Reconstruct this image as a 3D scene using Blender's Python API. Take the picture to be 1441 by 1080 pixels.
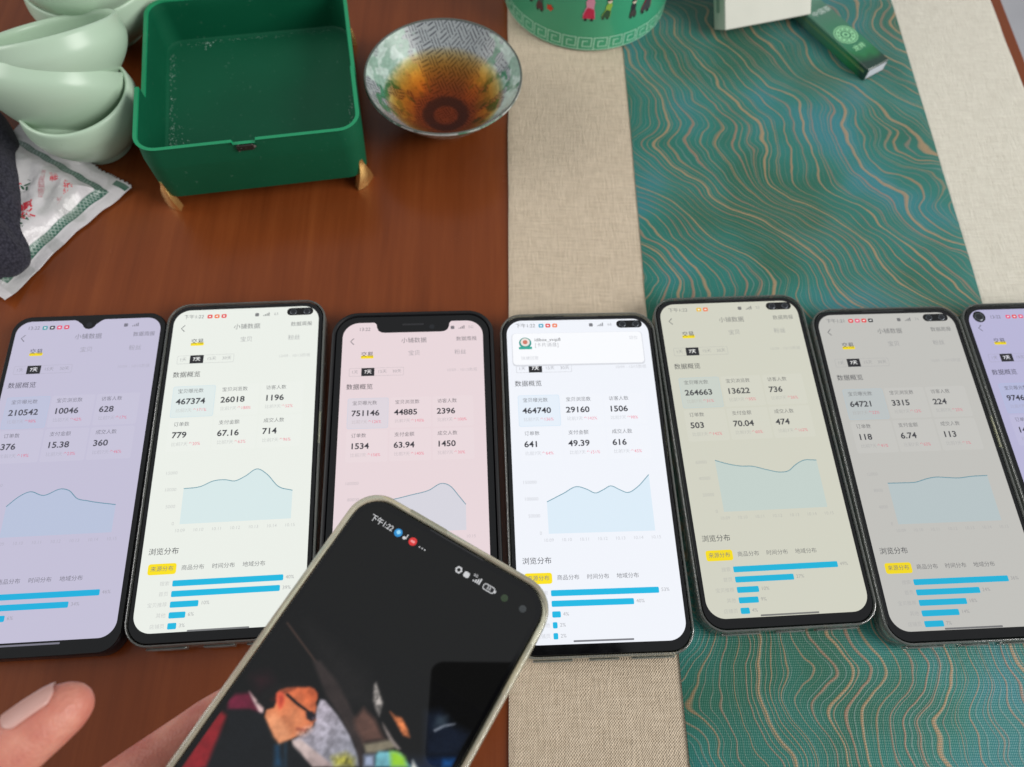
import bpy, bmesh, math, random
import numpy as np
from mathutils import Vector, Matrix, Euler

random.seed(7); np.random.seed(7)
sc = bpy.context.scene
for o in list(bpy.data.objects): bpy.data.objects.remove(o)
COL = sc.collection
PI = math.pi; R = math.radians

# ------------------------------------------------------------------ camera
cd = bpy.data.cameras.new('camera'); cam = bpy.data.objects.new('camera', cd); COL.objects.link(cam)
cd.sensor_width = 36.0; cd.lens = 1101.6/1441*36; cd.clip_start = 0.004; cd.clip_end = 50
cam.matrix_world = Matrix(((0.9973, -0.0729, 0.0, 0.0),
                           (0.0659, 0.9017, -0.4274, 0.0),
                           (0.0312, 0.4262, 0.9041, 0.3590), (0, 0, 0, 1)))
cd.dof.use_dof = True; cd.dof.focus_distance = 0.335; cd.dof.aperture_fstop = 9.0
sc.camera = cam

# ------------------------------------------------------------------ light: soft room daylight, no sun
w = bpy.data.worlds.new('World'); sc.world = w; w.use_nodes = True
bg = w.node_tree.nodes['Background']; bg.inputs[0].default_value = (0.93, 0.97, 1.0, 1); bg.inputs[1].default_value = 0.42
def area(name, loc, target, sx, sy, power, col):
    l = bpy.data.lights.new(name, 'AREA'); l.shape = 'RECTANGLE'; l.size = sx; l.size_y = sy; l.energy = power; l.color = col
    o = bpy.data.objects.new(name, l); COL.objects.link(o); o.location = loc
    o.rotation_euler = (Vector(target)-Vector(loc)).to_track_quat('-Z', 'Y').to_euler(); return o
area('window_light', (-2.2, 0.2, 1.30), (0.0, 0.12, 0), 1.5, 1.3, 27, (1.0, 0.97, 0.93))
area('window_light_far', (2.2, -0.3, 1.45), (0.15, 0.15, 0), 1.5, 1.3, 66, (1.0, 0.98, 0.95))
sc.cycles.max_bounces = 7; sc.cycles.transparent_max_bounces = 24
sc.view_settings.view_transform = 'Standard'; sc.view_settings.look = 'None'
sc.view_settings.exposure = 0.0; sc.view_settings.gamma = 1.0

# ------------------------------------------------------------------ helpers
def lin(c):
    return tuple(((x/255)/12.92 if x/255 <= 0.04045 else ((x/255+0.055)/1.055)**2.4) for x in c)
def rgba(c): return (*lin(c), 1.0)
class NT:
    def __init__(s, name):
        s.m = bpy.data.materials.new(name); s.m.use_nodes = True; s.t = s.m.node_tree; s.t.nodes.clear()
        s.out = s.t.nodes.new('ShaderNodeOutputMaterial')
    def n(s, typ, ins=None, **props):
        nd = s.t.nodes.new('ShaderNode'+typ)
        for k, v in props.items(): setattr(nd, k, v)
        for k, v in (ins or {}).items(): s.set(nd.inputs[k], v)
        return nd
    def set(s, sock, v):
        if isinstance(v, bpy.types.NodeSocket): s.t.links.new(v, sock)
        elif isinstance(v, bpy.types.Node): s.t.links.new(v.outputs[0], sock)
        else: sock.default_value = v
    def math(s, op, a, b=0.0, c=0.0, clamp=False):
        return s.n('Math', {0: a, 1: b, 2: c}, operation=op, use_clamp=clamp).outputs[0]
    def mix(s, f, a, b, blend='MIX'):
        nd = s.n('Mix', data_type='RGBA', blend_type=blend)
        s.set(nd.inputs[0], f); s.set(nd.inputs[6], a); s.set(nd.inputs[7], b); return nd.outputs[2]
    def ramp(s, f, stops, interp='LINEAR'):
        nd = s.n('ValToRGB', {0: f}); nd.color_ramp.interpolation = interp; e = nd.color_ramp.elements
        while len(e) < len(stops): e.new(0.5)
        for el, (p, c) in zip(e, stops): el.position = p; el.color = c if len(c) == 4 else (*c, 1)
        return nd.outputs[0]
    def noise(s, vec, scale, detail=2, rough=0.5, out=0):
        return s.n('TexNoise', {'Vector': vec, 'Scale': scale, 'Detail': detail, 'Roughness': rough}).outputs[out]
    def pri(s, **kw):
        ins = {k.replace('_', ' '): v for k, v in kw.items()}
        nd = s.n('BsdfPrincipled', ins); s.t.links.new(nd.outputs[0], s.out.inputs[0]); return nd
    def surf(s, sh): s.set(s.out.inputs[0], sh)
    def bump(s, h, strength=0.3, dist=0.001):
        return s.n('Bump', {'Strength': strength, 'Distance': dist, 'Height': h}).outputs[0]
    def obj(s): return s.n('TexCoord').outputs['Object']
    def mapping(s, vec, loc=(0, 0, 0), rot=(0, 0, 0), scale=(1, 1, 1)):
        return s.n('Mapping', {'Vector': vec, 'Location': loc, 'Rotation': rot, 'Scale': scale}).outputs[0]
_sm = {}
def plain(name, col, rough=0.5, metal=0.0, spec=0.5, coat=0.0, var=0.05):
    """simple procedural material with slight colour and roughness variation"""
    if name in _sm: return _sm[name]
    t = NT(name); c = t.obj(); nz = t.noise(c, 180, 3)
    colr = t.mix(nz, (*[x*(1-var) for x in lin(col)], 1), (*[min(1, x*(1+var)) for x in lin(col)], 1))
    rr_ = t.math('MULTIPLY_ADD', nz, 0.12, rough-0.06)
    t.pri(Base_Color=colr, Roughness=rr_, Metallic=metal, Specular_IOR_Level=spec, Coat_Weight=coat)
    _sm[name] = t.m; return t.m
def display(col, gain=1.0):
    """a lit display pixel colour under cover glass"""
    key = ('disp', tuple(round(c) for c in col), gain)
    if key in _sm: return _sm[key]
    t = NT('display'); t.pri(Base_Color=(0.004, 0.004, 0.004, 1), Roughness=0.02, Specular_IOR_Level=0.5,
                             Emission_Color=rgba(col), Emission_Strength=gain)
    _sm[key] = t.m; return t.m
def setp(o, label=None, cat=None, group=None, kind=None):
    if label: o['label'] = label
    if cat: o['category'] = cat
    if group: o['group'] = group
    if kind: o['kind'] = kind
    return o
def empty(name, loc=(0, 0, 0), rot=(0, 0, 0)):
    o = bpy.data.objects.new(name, None); COL.objects.link(o); o.location = loc; o.rotation_euler = rot
    o.empty_display_size = 0.01; return o
def mk(name, V, F, mat=None, parent=None, smooth=False, sharp=None, mi=None, loc=None, col=None):
    me = bpy.data.meshes.new(name); me.from_pydata([tuple(map(float, v)) for v in V], [], F)
    mats = mat if isinstance(mat, (list, tuple)) else [mat]
    for m in mats:
        if m: me.materials.append(m)
    if mi is not None: me.polygons.foreach_set('material_index', mi)
    if col is not None:
        a = me.color_attributes.new('Col', 'FLOAT_COLOR', 'POINT')
        c4 = np.ones((len(V), 4), np.float32); c4[:, :3] = col; a.data.foreach_set('color', c4.ravel())
    if smooth: me.shade_smooth()
    if smooth and sharp: 
        me.set_sharp_from_angle(angle=R(sharp))
    o = bpy.data.objects.new(name, me); COL.objects.link(o)
    if parent: o.parent = parent
    if loc: o.location = loc
    return o
def rr(w_, h_, r, n=6, ys=(), xs=()):
    """rounded rectangle outline, CCW from the bottom-left; extra points at ys on both long sides and xs on the bottom side"""
    r = max(r, 1e-5); P = []
    cs = [(-w_/2+r, -h_/2+r, 180), (w_/2-r, -h_/2+r, 270), (w_/2-r, h_/2-r, 0), (-w_/2+r, h_/2-r, 90)]
    for k, (cx, cy, a0) in enumerate(cs):
        for i in range(n+1):
            a = R(a0+90*i/n); P.append((cx+r*math.cos(a), cy+r*math.sin(a)))
        if k == 0: P += [(x, -h_/2) for x in xs]
        if k == 1: P += [(w_/2, y) for y in ys]
        if k == 3: P += [(-w_/2, y) for y in reversed(ys)]
    return P
def loft(loops, cap0=True, cap1=True, closed=False):
    V = []; F = []; n = len(loops[0])
    for L in loops: V += L
    m = len(loops)
    for k in range(m if closed else m-1):
        a = k*n; b = ((k+1) % m)*n
        for i in range(n):
            j = (i+1) % n; F.append((a+i, a+j, b+j, b+i))
    if not closed:
        if cap0: F.append(tuple(reversed(range(n))))
        if cap1: F.append(tuple(range((m-1)*n, m*n)))
    return V, F
def rslab(w_, h_, r, prof, n=6):
    return loft([[(x, y, z) for x, y in rr(w_-2*i, h_-2*i, r-i, n)] for i, z in prof])
def grid(nu, nv, fn):
    V = [fn(i/(nu-1), j/(nv-1)) for j in range(nv) for i in range(nu)]
    F = [(j*nu+i, j*nu+i+1, (j+1)*nu+i+1, (j+1)*nu+i) for j in range(nv-1) for i in range(nu-1)]
    return V, F
def lathe(prof, n=64, closed_ring=False):
    V = []; F = []
    for r_, z in prof:
        for i in range(n):
            a = 2*PI*i/n; V.append((r_*math.cos(a), r_*math.sin(a), z))
    for k in range(len(prof)-1):
        for i in range(n):
            j = (i+1) % n; F.append((k*n+i, k*n+j, (k+1)*n+j, (k+1)*n+i))
    return V, F
def box(cx, cy, cz, sx, sy, sz, bev=0.0):
    V, F = rslab(sx, sy, max(bev*1.5, 1e-5), [(bev, -sz/2), (0, -sz/2+bev), (0, sz/2-bev), (bev, sz/2)], 3)
    return [(x+cx, y+cy, z+cz) for x, y, z in V], F
def vnoise(x, y, seed=0):
    """cheap smooth value noise on arrays"""
    xi = np.floor(x).astype(int); yi = np.floor(y).astype(int); fx = x-xi; fy = y-yi
    def h(a, b): 
        v = np.sin(a*127.1+b*311.7+seed*74.7)*43758.5453; return v-np.floor(v)
    fx = fx*fx*(3-2*fx); fy = fy*fy*(3-2*fy)
    return (h(xi, yi)*(1-fx)+h(xi+1, yi)*fx)*(1-fy)+(h(xi, yi+1)*(1-fx)+h(xi+1, yi+1)*fx)*fy

# text requests are collected and converted in one go at the end
TXT = []
def text(role, s, x, y, size, mat, parent, z=0.0, align='CENTER', bold=0.0, xf=None, sx=1.0, kind=None):
    TXT.append(dict(role=role, s=s, x=x, y=y, size=size, mat=mat, parent=parent, z=z, align=align, bold=bold, xf=xf, sx=sx))
def flush_text():
    cache = {}; tmp = []
    for t in TXT:
        k = (t['s'], t['align'], t['bold'])
        if k in cache: continue
        c = bpy.data.curves.new('t', 'FONT'); c.body = t['s']; c.align_x = t['align']; c.align_y = 'CENTER'
        c.offset = t['bold']; c.resolution_u = 3; c.fill_mode = 'FRONT'
        o = bpy.data.objects.new('t', c); COL.objects.link(o); cache[k] = o; tmp.append(o)
    dg = bpy.context.evaluated_depsgraph_get()
    data = {}
    for k, o in cache.items():
        me = o.evaluated_get(dg).to_mesh()
        co = np.empty(len(me.vertices)*3); me.vertices.foreach_get('co', co); co = co.reshape(-1, 3)
        data[k] = (co.copy(), [tuple(p.vertices) for p in me.polygons]); o.evaluated_get(dg).to_mesh_clear()
    for o in tmp:
        c = o.data; bpy.data.objects.remove(o); bpy.data.curves.remove(c)
    for t in TXT:
        co, F = data[(t['s'], t['align'], t['bold'])]
        if not len(co): continue
        P = co[:, :2]*t['size']*np.array([t['sx'], 1.0])+np.array([t['x'], t['y']])
        V = [(p[0], p[1], t['z']) for p in P] if t['xf'] is None else [t['xf'](p[0], p[1]) for p in P]
        mk(t['role'], V, F, t['mat'], t['parent'])

# ------------------------------------------------------------------ materials of the setting
def m_wood():
    t = NT('polished_wood'); c = t.obj()
    g = t.noise(t.mapping(c, scale=(70, 5, 10)), 1.0, 6, 0.6)
    g2 = t.noise(t.mapping(c, scale=(300, 12, 10)), 1.0, 3, 0.6)
    big = t.noise(c, 5.0, 2)
    f = t.math('ADD', t.math('MULTIPLY', g, 0.65), t.math('MULTIPLY', g2, 0.35))
    colr = t.ramp(f, [(0.26, rgba((101, 48, 19))), (0.5, rgba((118, 58, 25))), (0.76, rgba((135, 71, 33)))])
    colr = t.mix(t.math('MULTIPLY', big, 0.35), colr, rgba((102, 44, 18)))
    # scattered dust and fine wear
    d = t.noise(c, 900, 2); dm = t.ramp(d, [(0.76, (0, 0, 0)), (0.80, (0.25, 0.25, 0.25))])
    colr = t.mix(dm, colr, rgba((150, 118, 96)))
    rough = t.math('MULTIPLY_ADD', t.noise(c, 26, 4), 0.18, 0.15)
    t.pri(Base_Color=colr, Roughness=rough, Specular_IOR_Level=0.34, Normal=t.bump(g2, 0.10, 0.0004)); return t.m
def m_linen(name, col_a, col_b):
    t = NT(name); c = t.obj(); wob = t.noise(c, 90, 2)
    cv = t.n('VectorMath', {0: c, 1: t.n('VectorMath', {0: t.n('TexNoise', {'Vector': c, 'Scale': 120.0, 'Detail': 2.0}).outputs[1], 'Scale': 0.0022}, operation='SCALE').outputs[0]}, operation='ADD').outputs[0]
    sep = t.n('SeparateXYZ', {0: cv})
    wx = t.math('SINE', t.math('MULTIPLY', sep.outputs[0], 2*PI/0.0011))
    wy = t.math('SINE', t.math('MULTIPLY', sep.outputs[1], 2*PI/0.0013))
    weave = t.math('MULTIPLY', wx, wy)
    slub = t.noise(t.mapping(c, scale=(90, 900, 90)), 1.0, 3)
    slub2 = t.noise(t.mapping(c, scale=(900, 120, 90)), 1.0, 3)
    h = t.math('ADD', t.math('MULTIPLY', weave, 0.35), t.math('ADD', slub, slub2))
    f = t.math('MULTIPLY_ADD', h, 0.95, -0.32, clamp=True)
    colr = t.mix(f, rgba(col_a), rgba(col_b))
    colr = t.mix(t.math('MULTIPLY', wob, 0.25), colr, rgba(tuple(x*0.93 for x in col_b)))
    t.pri(Base_Color=colr, Roughness=0.85, Specular_IOR_Level=0.25, Sheen_Weight=0.15, Normal=t.bump(h, 0.8, 0.0008)); return t.m
def m_brocade():
    t = NT('brocade'); c = t.obj()
    sep = t.n('SeparateXYZ', {0: c}); X, Y = sep.outputs[0], sep.outputs[1]
    # height field whose level lines make the wandering stripes
    n1 = t.noise(t.mapping(c, loc=(0.31, 0.12, 0), scale=(0.5, 1, 1)), 13.0, 1.0, 0.4)
    n2 = t.noise(t.mapping(c, loc=(1.7, 2.2, 0), scale=(0.55, 0.9, 1)), 36.0, 1.5, 0.5)
    n3 = t.noise(t.mapping(c, loc=(5.1, 0.4, 0)), 105.0, 1.0, 0.5)
    diag = t.math('MULTIPLY', t.math('SMOOTH_MAX', t.math('SUBTRACT', Y, 0.13), 0.0, 0.06), 66.0)
    lev = t.math('ADD', t.math('MULTIPLY', X, 100.0), diag)
    lev = t.math('ADD', lev, t.math('MULTIPLY', n1, 13.5)); lev = t.math('ADD', lev, t.math('MULTIPLY', n2, 3.0)); lev = t.math('ADD', lev, t.math('MULTIPLY', n3, 0.28))
    def stripes(freq, off, wmin, wmax):
        s = t.math('MULTIPLY_ADD', lev, freq, off)
        idx = t.math('FLOOR', s); fr = t.math('ABSOLUTE', t.math('SUBTRACT', t.math('FRACT', s), 0.5))
        wn = t.n('TexWhiteNoise', {'W': t.math('ADD', idx, off*3.1)}, noise_dimensions='1D')
        wd = t.math('MULTIPLY_ADD', wn.outputs[0], wmax-wmin, wmin)
        nn = t.noise(t.mapping(c, loc=(off, 0, 0)), 22, 2)
        wd = t.math('MULTIPLY', wd, t.math('MULTIPLY_ADD', nn, 1.6, 0.25))
        m = t.math('MULTIPLY', t.math('SUBTRACT', wd, fr), 9.0, clamp=True)
        return m, wn.outputs[0], wn.outputs[1]
    base = t.ramp(t.noise(t.mapping(c, loc=(3, 1, 0)), 16, 2), [(0.36, rgba((18, 92, 72))), (0.54, rgba((25, 110, 100))), (0.70, rgba((40, 118, 126)))])
    a, wa, ca = stripes(1.30, 0.0, 0.04, 0.17)
    b, wb, cb = stripes(3.3, 5.3, 0.05, 0.17)
    ta = t.ramp(wa, [(0.0, rgba((186, 130, 86))), (0.35, rgba((166, 118, 94))), (0.6, rgba((180, 140, 100))), (1.0, rgba((164, 112, 82)))], 'CONSTANT')
    tb = t.ramp(wb, [(0.0, rgba((128, 128, 112))), (0.3, rgba((150, 118, 104))), (0.55, rgba((112, 134, 128))), (0.8, rgba((158, 128, 100)))], 'CONSTANT')
    colr = t.mix(t.math('MULTIPLY', b, 0.62), base, tb); colr = t.mix(t.math('MULTIPLY', a, 0.86), colr, ta)
    # weft threads: stripes break into little stitches
    cw = t.noise(c, 300, 2)
    wf = t.math('SINE', t.math('ADD', t.math('MULTIPLY', Y, 2*PI/0.0010), t.math('MULTIPLY', cw, 2.5)))
    wf2 = t.math('SINE', t.math('MULTIPLY', X, 2*PI/0.0008))
    st = t.math('MULTIPLY_ADD', wf, 0.5, 0.5)
    line = t.math('MAXIMUM', a, t.math('MULTIPLY', b, 0.7))
    dark = t.math('MULTIPLY', t.math('MULTIPLY', st, line), 0.6)
    colr = t.mix(dark, colr, t.mix(0.35, base, (0.08, 0.06, 0.05, 1)))
    h = t.math('ADD', t.math('MULTIPLY', line, 0.8), t.math('ADD', t.math('MULTIPLY', wf, 0.3), t.math('MULTIPLY', wf2, 0.15)))
    t.pri(Base_Color=colr, Roughness=0.5, Specular_IOR_Level=0.45, Sheen_Weight=0.25, Sheen_Roughness=0.4, Normal=t.bump(h, 0.45, 0.0004)); return t.m
def m_floor():
    t = NT('floor_tile'); c = t.obj(); t.pri(Base_Color=t.mix(t.noise(c, 6, 4), rgba((150, 150, 156)), rgba((190, 190, 194))), Roughness=0.3); return t.m

# ------------------------------------------------------------------ setting: table top, floor
RUN = R(3.99)                                   # direction of the runner on the table
def run_xy(x, y): return (x*math.cos(RUN)-y*math.sin(RUN), x*math.sin(RUN)+y*math.cos(RUN))
V, F = box(0, 0, 0, 1.30, 1.5, 0.04, 0.003)
ex = 0.3475                                     # table edge along the runner's right side
V = [(x-0.65+ex, y+0.25, z-0.02) for x, y, z in V]
o = mk('table_top', V, F, m_wood(), smooth=True, sharp=35); o.rotation_euler.z = RUN; setp(o, 'polished reddish brown wooden table top', None, None, 'structure')
o = mk('floor', [(-4, -4, -0.74), (4, -4, -0.74), (4, 4, -0.74), (-4, 4, -0.74)], [(0, 1, 2, 3)], m_floor()); setp(o, 'pale grey floor beyond the table edge', None, None, 'structure')

# ------------------------------------------------------------------ table runner
def cloth_strip(name, x0, x1, z0, mat, parent, wob=0.0006, seed=0):
    nu, nv = 40, 300
    xs = np.linspace(x0, x1, nu); ys = np.linspace(-0.32, 0.78, nv)
    Xg, Yg = np.meshgrid(xs, ys)
    edge = np.minimum(Xg-x0, x1-Xg)
    Z = z0+0.00055*vnoise(Xg*26, Yg*16, seed)+0.0005*np.clip(edge/0.002, 0, 1)
    Xg = Xg+wob*(vnoise(Yg*45, Xg*0+3, seed+5)-0.5)+0.0016*(vnoise(Yg*7, Xg*0+9, seed+5)-0.5)
    V = [(a, b, c_) for a, b, c_ in zip(Xg.ravel(), Yg.ravel(), Z.ravel())]
    F = [(j*nu+i, j*nu+i+1, (j+1)*nu+i+1, (j+1)*nu+i) for j in range(nv-1) for i in range(nu-1)]
    # turned-down hem so that the strip has thickness at its sides and ends
    per = [i for i in range(nu)]+[j*nu+nu-1 for j in range(1, nv)]+[(nv-1)*nu+i for i in range(nu-2, -1, -1)]+[j*nu for j in range(nv-2, 0, -1)]
    b0 = len(V)
    for k in per: V.append((V[k][0], V[k][1], z0-0.0006 if z0 > 0.001 else 0.0002))
    for a in range(len(per)):
        b = (a+1) % len(per); F.append((per[b], per[a], b0+a, b0+b))
    return mk(name, V, F, mat, parent, smooth=True, sharp=50)
runner = empty('table_runner', (0, 0, 0), (0, 0, RUN))
setp(runner, 'teal brocade table runner with wavy tan stripes and pale linen borders on wood', 'table runner')
cloth_strip('linen_border', 0.0105, 0.0880, 0.0006, m_linen('shaded_linen', (176, 157, 132), (224, 206, 182)), runner, seed=1)['label'] = 'linen border in a shaded tone beside the bare wood'  # darker beige puts the shade on this border into the cloth colour
cloth_strip('linen_border', 0.2650, 0.3370, 0.0006, m_linen('lit_linen', (196, 188, 171), (234, 229, 214)), runner, seed=2)['label'] = 'linen border in a lit tone along the table edge'  # same linen on the bright side, its light painted as a paler colour
cloth_strip('brocade_panel', 0.0838, 0.2674, 0.0016, m_brocade(), runner, wob=0.0003, seed=3)

# ------------------------------------------------------------------ phones
M_BEZEL = plain('bezel_glass', (9, 9, 11), 0.10, spec=0.55)
M_LENS = plain('lens_glass', (22, 24, 30), 0.05, spec=0.7)
M_RING = plain('lens_ring', (84, 88, 94), 0.25, metal=0.6)
def m_case(name, tint, body, bodyf, rough=0.06):
    t = NT(name); c = t.obj(); nz = t.noise(c, 260, 3)
    fr = t.n('Fresnel', {'IOR': 1.46})
    tr = t.n('BsdfTransparent', {'Color': rgba(tint)}); gl = t.n('BsdfGlossy', {'Roughness': rough, 'Color': (1, 1, 1, 1)})
    df = t.n('BsdfDiffuse', {'Color': rgba(body)})
    a = t.n('MixShader', {0: t.math('MULTIPLY_ADD', nz, bodyf*0.5, bodyf*0.75), 1: tr, 2: df})
    b = t.n('MixShader', {0: t.math('MULTIPLY_ADD', fr, 1.0, 0.03, clamp=True), 1: a, 2: gl}); t.surf(b); return t.m
M_CLEAR = m_case('clear_case', (232, 236, 232), (186, 190, 184), 0.17)
M_AGED = m_case('aged_case', (236, 234, 218), (216, 212, 188), 0.38, 0.15)
M_BLACKCASE = plain('black_rubber', (17, 17, 20), 0.5)
M_GOLD = plain('button_metal', (205, 196, 160), 0.22, metal=0.9)

def ui_colours(bgc, ink=1.0):
    b = np.array(bgc, float)
    mixc = lambda c, f: tuple(b*(1-f)+np.array(c, float)*f)
    k = (b/245.0)**0.45
    mul = lambda c: tuple(np.clip(np.array(c)*k, 0, 255))
    mul2 = lambda c: tuple(np.clip(np.array(c)*k**0.45, 0, 255))
    return dict(bg=tuple(b), ink=mixc((30, 30, 38), 0.88*ink), mid=mixc((60, 60, 66), 0.66*ink), grey=mixc((120, 120, 125), 0.55*ink), faint=mixc((140, 140, 145), 0.34*ink),
                red=mixc((235, 60, 90), 0.54), card=mixc((255, 255, 255), 0.06), cardb=mixc((150, 205, 240), 0.12), cardb2=mixc((150, 200, 235), 0.30),
                area=mixc((140, 205, 235), 0.20), line=mixc((70, 130, 150), 0.78), cyan=mul2((14, 184, 226)), yellow=mul2((252, 226, 10)), white=mixc((255, 255, 255), 0.7),
                black=(34, 34, 38), pop=mixc((255, 255, 255), 0.55), popb=mixc((120, 120, 125), 0.2))
def flat(role, pts, z, mat, parent):
    return mk(role, [(x, y, z) for x, y in pts], [tuple(range(len(pts)))], mat, parent)
def rrp(cx, cy, w_, h_, r, n=5): return [(cx+x, cy+y) for x, y in rr(w_, h_, r, n)]
def circ(cx, cy, r, n=20): return [(cx+r*math.cos(2*PI*i/n), cy+r*math.sin(2*PI*i/n)) for i in range(n)]
def smoothcurve(pts, n=64):
    xs = np.array([p[0] for p in pts]); ys = np.array([p[1] for p in pts]); m = np.gradient(ys, xs)
    X = np.linspace(xs[0], xs[-1], n); Y = []
    for x in X:
        k = min(max(np.searchsorted(xs, x)-1, 0), len(xs)-2); h = xs[k+1]-xs[k]; t_ = (x-xs[k])/h
        Y.append((2*t_**3-3*t_**2+1)*ys[k]+(t_**3-2*t_**2+t_)*h*m[k]+(-2*t_**3+3*t_**2)*ys[k+1]+(t_**3-t_**2)*h*m[k+1])
    return X, np.array(Y)
def ribbon(pts, wd):
    P = np.array(pts); d = np.gradient(P, axis=0); nrm = np.stack([-d[:, 1], d[:, 0]], 1); nrm /= np.linalg.norm(nrm, axis=1)[:, None]+1e-12
    A = P+nrm*wd/2; B = P-nrm*wd/2; n = len(P)
    return np.concatenate([A, B]), [(i, n+i, n+i+1, i+1) for i in range(n-1)]

mm = 0.001
def dashboard(scr, c, z, d, dy=0.0, s=1.0):
    """the shop-figures page as it stands on each display (local millimetres, scaled by s)"""
    L = lambda k: z+k*0.00003
    D = lambda k: display(c[k])
    X = lambda v: v*s*mm
    Y = lambda v: (v*s+dy)*mm
    def t(role, st, x, y, size, colr, align='CENTER', bold=0.0, lv=3, sx=1.0): text(role, st, X(x), Y(y), size*s*mm, D(colr), scr, L(lv), align, bold, None, sx)
    # status bar
    sy = d.get('status_y', 76.0)
    t('status_time', d['time'], d.get('time_x', -31.5), sy, 2.7, 'mid', 'LEFT')
    for k, cc in enumerate(d.get('icons', [])):
        flat('status_icon', [(X(a), Y(b)) for a, b in rrp(d.get('icon_x', -19)+k*3.5, sy, 2.5, 2.2, 0.6)], L(3), display(cc), scr)
        flat('status_icon', [(X(a), Y(b)) for a, b in rrp(d.get('icon_x', -19)+k*3.5, sy, 1.1, 0.7, 0.2)], L(4), D('white'), scr)
    sx = d.get('right_x', 5.0)
    flat('status_icon', [(X(a), Y(b)) for a, b in rrp(sx, sy, 1.9, 1.9, 0.4)], L(3), D('mid'), scr)
    for k in range(4): flat('signal_bar', [(X(a), Y(b)) for a, b in rrp(sx+3.4+k*0.85, sy-0.9+0.25*(k+1), 0.5, 0.5*(k+1), 0.1, 2)], L(3), D('mid'), scr)
    if d.get('rtext'): t('status_text', d['rtext'], sx+9.6, sy, 2.2, 'grey')
    # header
    Vr, Fr = ribbon([(X(-30.3), Y(71.4)), (X(-32.0), Y(69.6)), (X(-30.3), Y(67.8))], 0.45*mm)
    mk('back_arrow', [(a, b, L(3)) for a, b in Vr], Fr, D('mid'), scr)
    if not d.get('popup'):
        t('page_title', '小铺数据', 0.5, 69.3, 3.3, 'mid'); t('header_link', '数据周报', 27.6, 69.6, 2.7, 'mid')
        flat('tab_highlight', [(X(a), Y(b)) for a, b in rrp(-23.2, 60.4, 6.4, 1.7, 0.5)], L(2), D('yellow'), scr)
        t('tab_label', '交易', -23.3, 61.7, 3.2, 'ink'); t('tab_label', '宝贝', 0.7, 61.9, 3.1, 'grey'); t('tab_label', '粉丝', 24.3, 61.9, 3.1, 'grey')
    flat('period_outline', [(X(a), Y(b)) for a, b in rrp(-18.3, 51.9, 27.6, 4.6, 0.6)], L(1), D('faint'), scr)
    flat('period_field', [(X(a), Y(b)) for a, b in rrp(-18.3, 51.9, 27.2, 4.2, 0.5)], L(2), D('bg'), scr)
    flat('period_button', [(X(a), Y(b)) for a, b in rrp(-22.6, 51.9, 6.6, 4.5, 0.3)], L(3), D('black'), scr)
    t('period_label', '1天', -29.2, 51.9, 2.3, 'grey'); t('period_label', '7天', -22.6, 51.9, 2.4, 'white', lv=4, bold=0.02)
    t('period_label', '15天', -15.4, 51.9, 2.3, 'grey'); t('period_label', '30天', -8.0, 51.9, 2.3, 'grey')
    t('date_note', '10/09 - 10/15数据', 25.0, 51.7, 2.1, 'faint')
    t('section_title', '数据概览', -26.5, 43.5, 3.35, 'ink')
    heads = ['宝贝曝光数', '宝贝浏览数', '访客人数', '订单数', '支付金额', '成交人数']
    for k in range(6):
        cx = -30.8+21.0*(k % 3); cy = 29.0 if k < 3 else 11.7
        flat('figure_card', [(X(a), Y(b)) for a, b in rrp(cx+8.9, cy+0.2, 20.2, 16.4, 1.0)], L(1), D('cardb2' if k == 0 else 'card'), scr)
        if k == 0: flat('figure_card', [(X(a), Y(b)) for a, b in rrp(cx+8.9, cy+0.2, 19.7, 15.9, 0.9)], L(2), D('cardb'), scr)
        t('figure_caption', heads[k], cx+1.1, cy+5.6, 2.45, 'mid', 'LEFT')
        t('figure', d['nums'][k], cx+0.8, cy+0.1, 4.2, 'ink', 'LEFT', 0.022, 3, 1.10)
        t('figure_note', '比前7天', cx+1.1, cy-4.5, 2.2, 'faint', 'LEFT')
        t('figure_change', '↑'+d['pct'][k]+'%', cx+9.0, cy-4.5, 2.2, 'red', 'LEFT')
    # chart
    for k, v in enumerate(d['axis']): t('axis_label', v, -25.0+0.4*k, -6.9-8.0*k, 2.2, 'faint', 'RIGHT')
    cx, cy = smoothcurve(d['curve'])
    nn = len(cx); Vc = [(X(a), Y(b), L(1)) for a, b in zip(cx, cy)]+[(X(a), Y(-31.2), L(1)) for a in cx]
    mk('chart_area', Vc, [(i, nn+i, nn+i+1, i+1) for i in range(nn-1)], D('area'), scr)
    Vr, Fr = ribbon([(X(a), Y(b)) for a, b in zip(cx, cy)], 0.38*mm)
    mk('chart_line', [(a, b, L(2)) for a, b in Vr], Fr, D('line'), scr)
    for k in range(7): t('axis_label', '10.%02d' % (9+k), -21.0+8.1*k, -34.2, 2.1, 'faint')
    # distribution
    t('section_title', '浏览分布', -26.8, -43.4, 3.3, 'ink')
    flat('filter_button', [(X(a), Y(b)) for a, b in rrp(-26.6, -51.0, 12.2, 4.8, 1.1)], L(2), D('yellow'), scr)
    for k, st in enumerate(['来源分布', '商品分布', '时间分布', '地域分布']): t('filter_label', st, -26.6+13.2*k, -51.0, 2.5, 'mid')
    ylab = ['搜索', '首页', '我的淘宝', '其他', '猜你喜欢'] if False else ['搜索', '首页', '宝贝推荐', '其他', '店铺页']
    for k, (ln, pc) in enumerate(d['bars']):
        y = -57.5-4.5*k
        flat('bar', [(X(a), Y(b)) for a, b in rrp(-21.4+ln/2, y, ln, 2.6, 0.5)], L(2), D('cyan'), scr)
        t('bar_value', pc, -20.4+ln, y, 2.2, 'grey', 'LEFT'); t('bar_label', ylab[k], -22.6, y, 2.1, 'faint', 'RIGHT')
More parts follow.
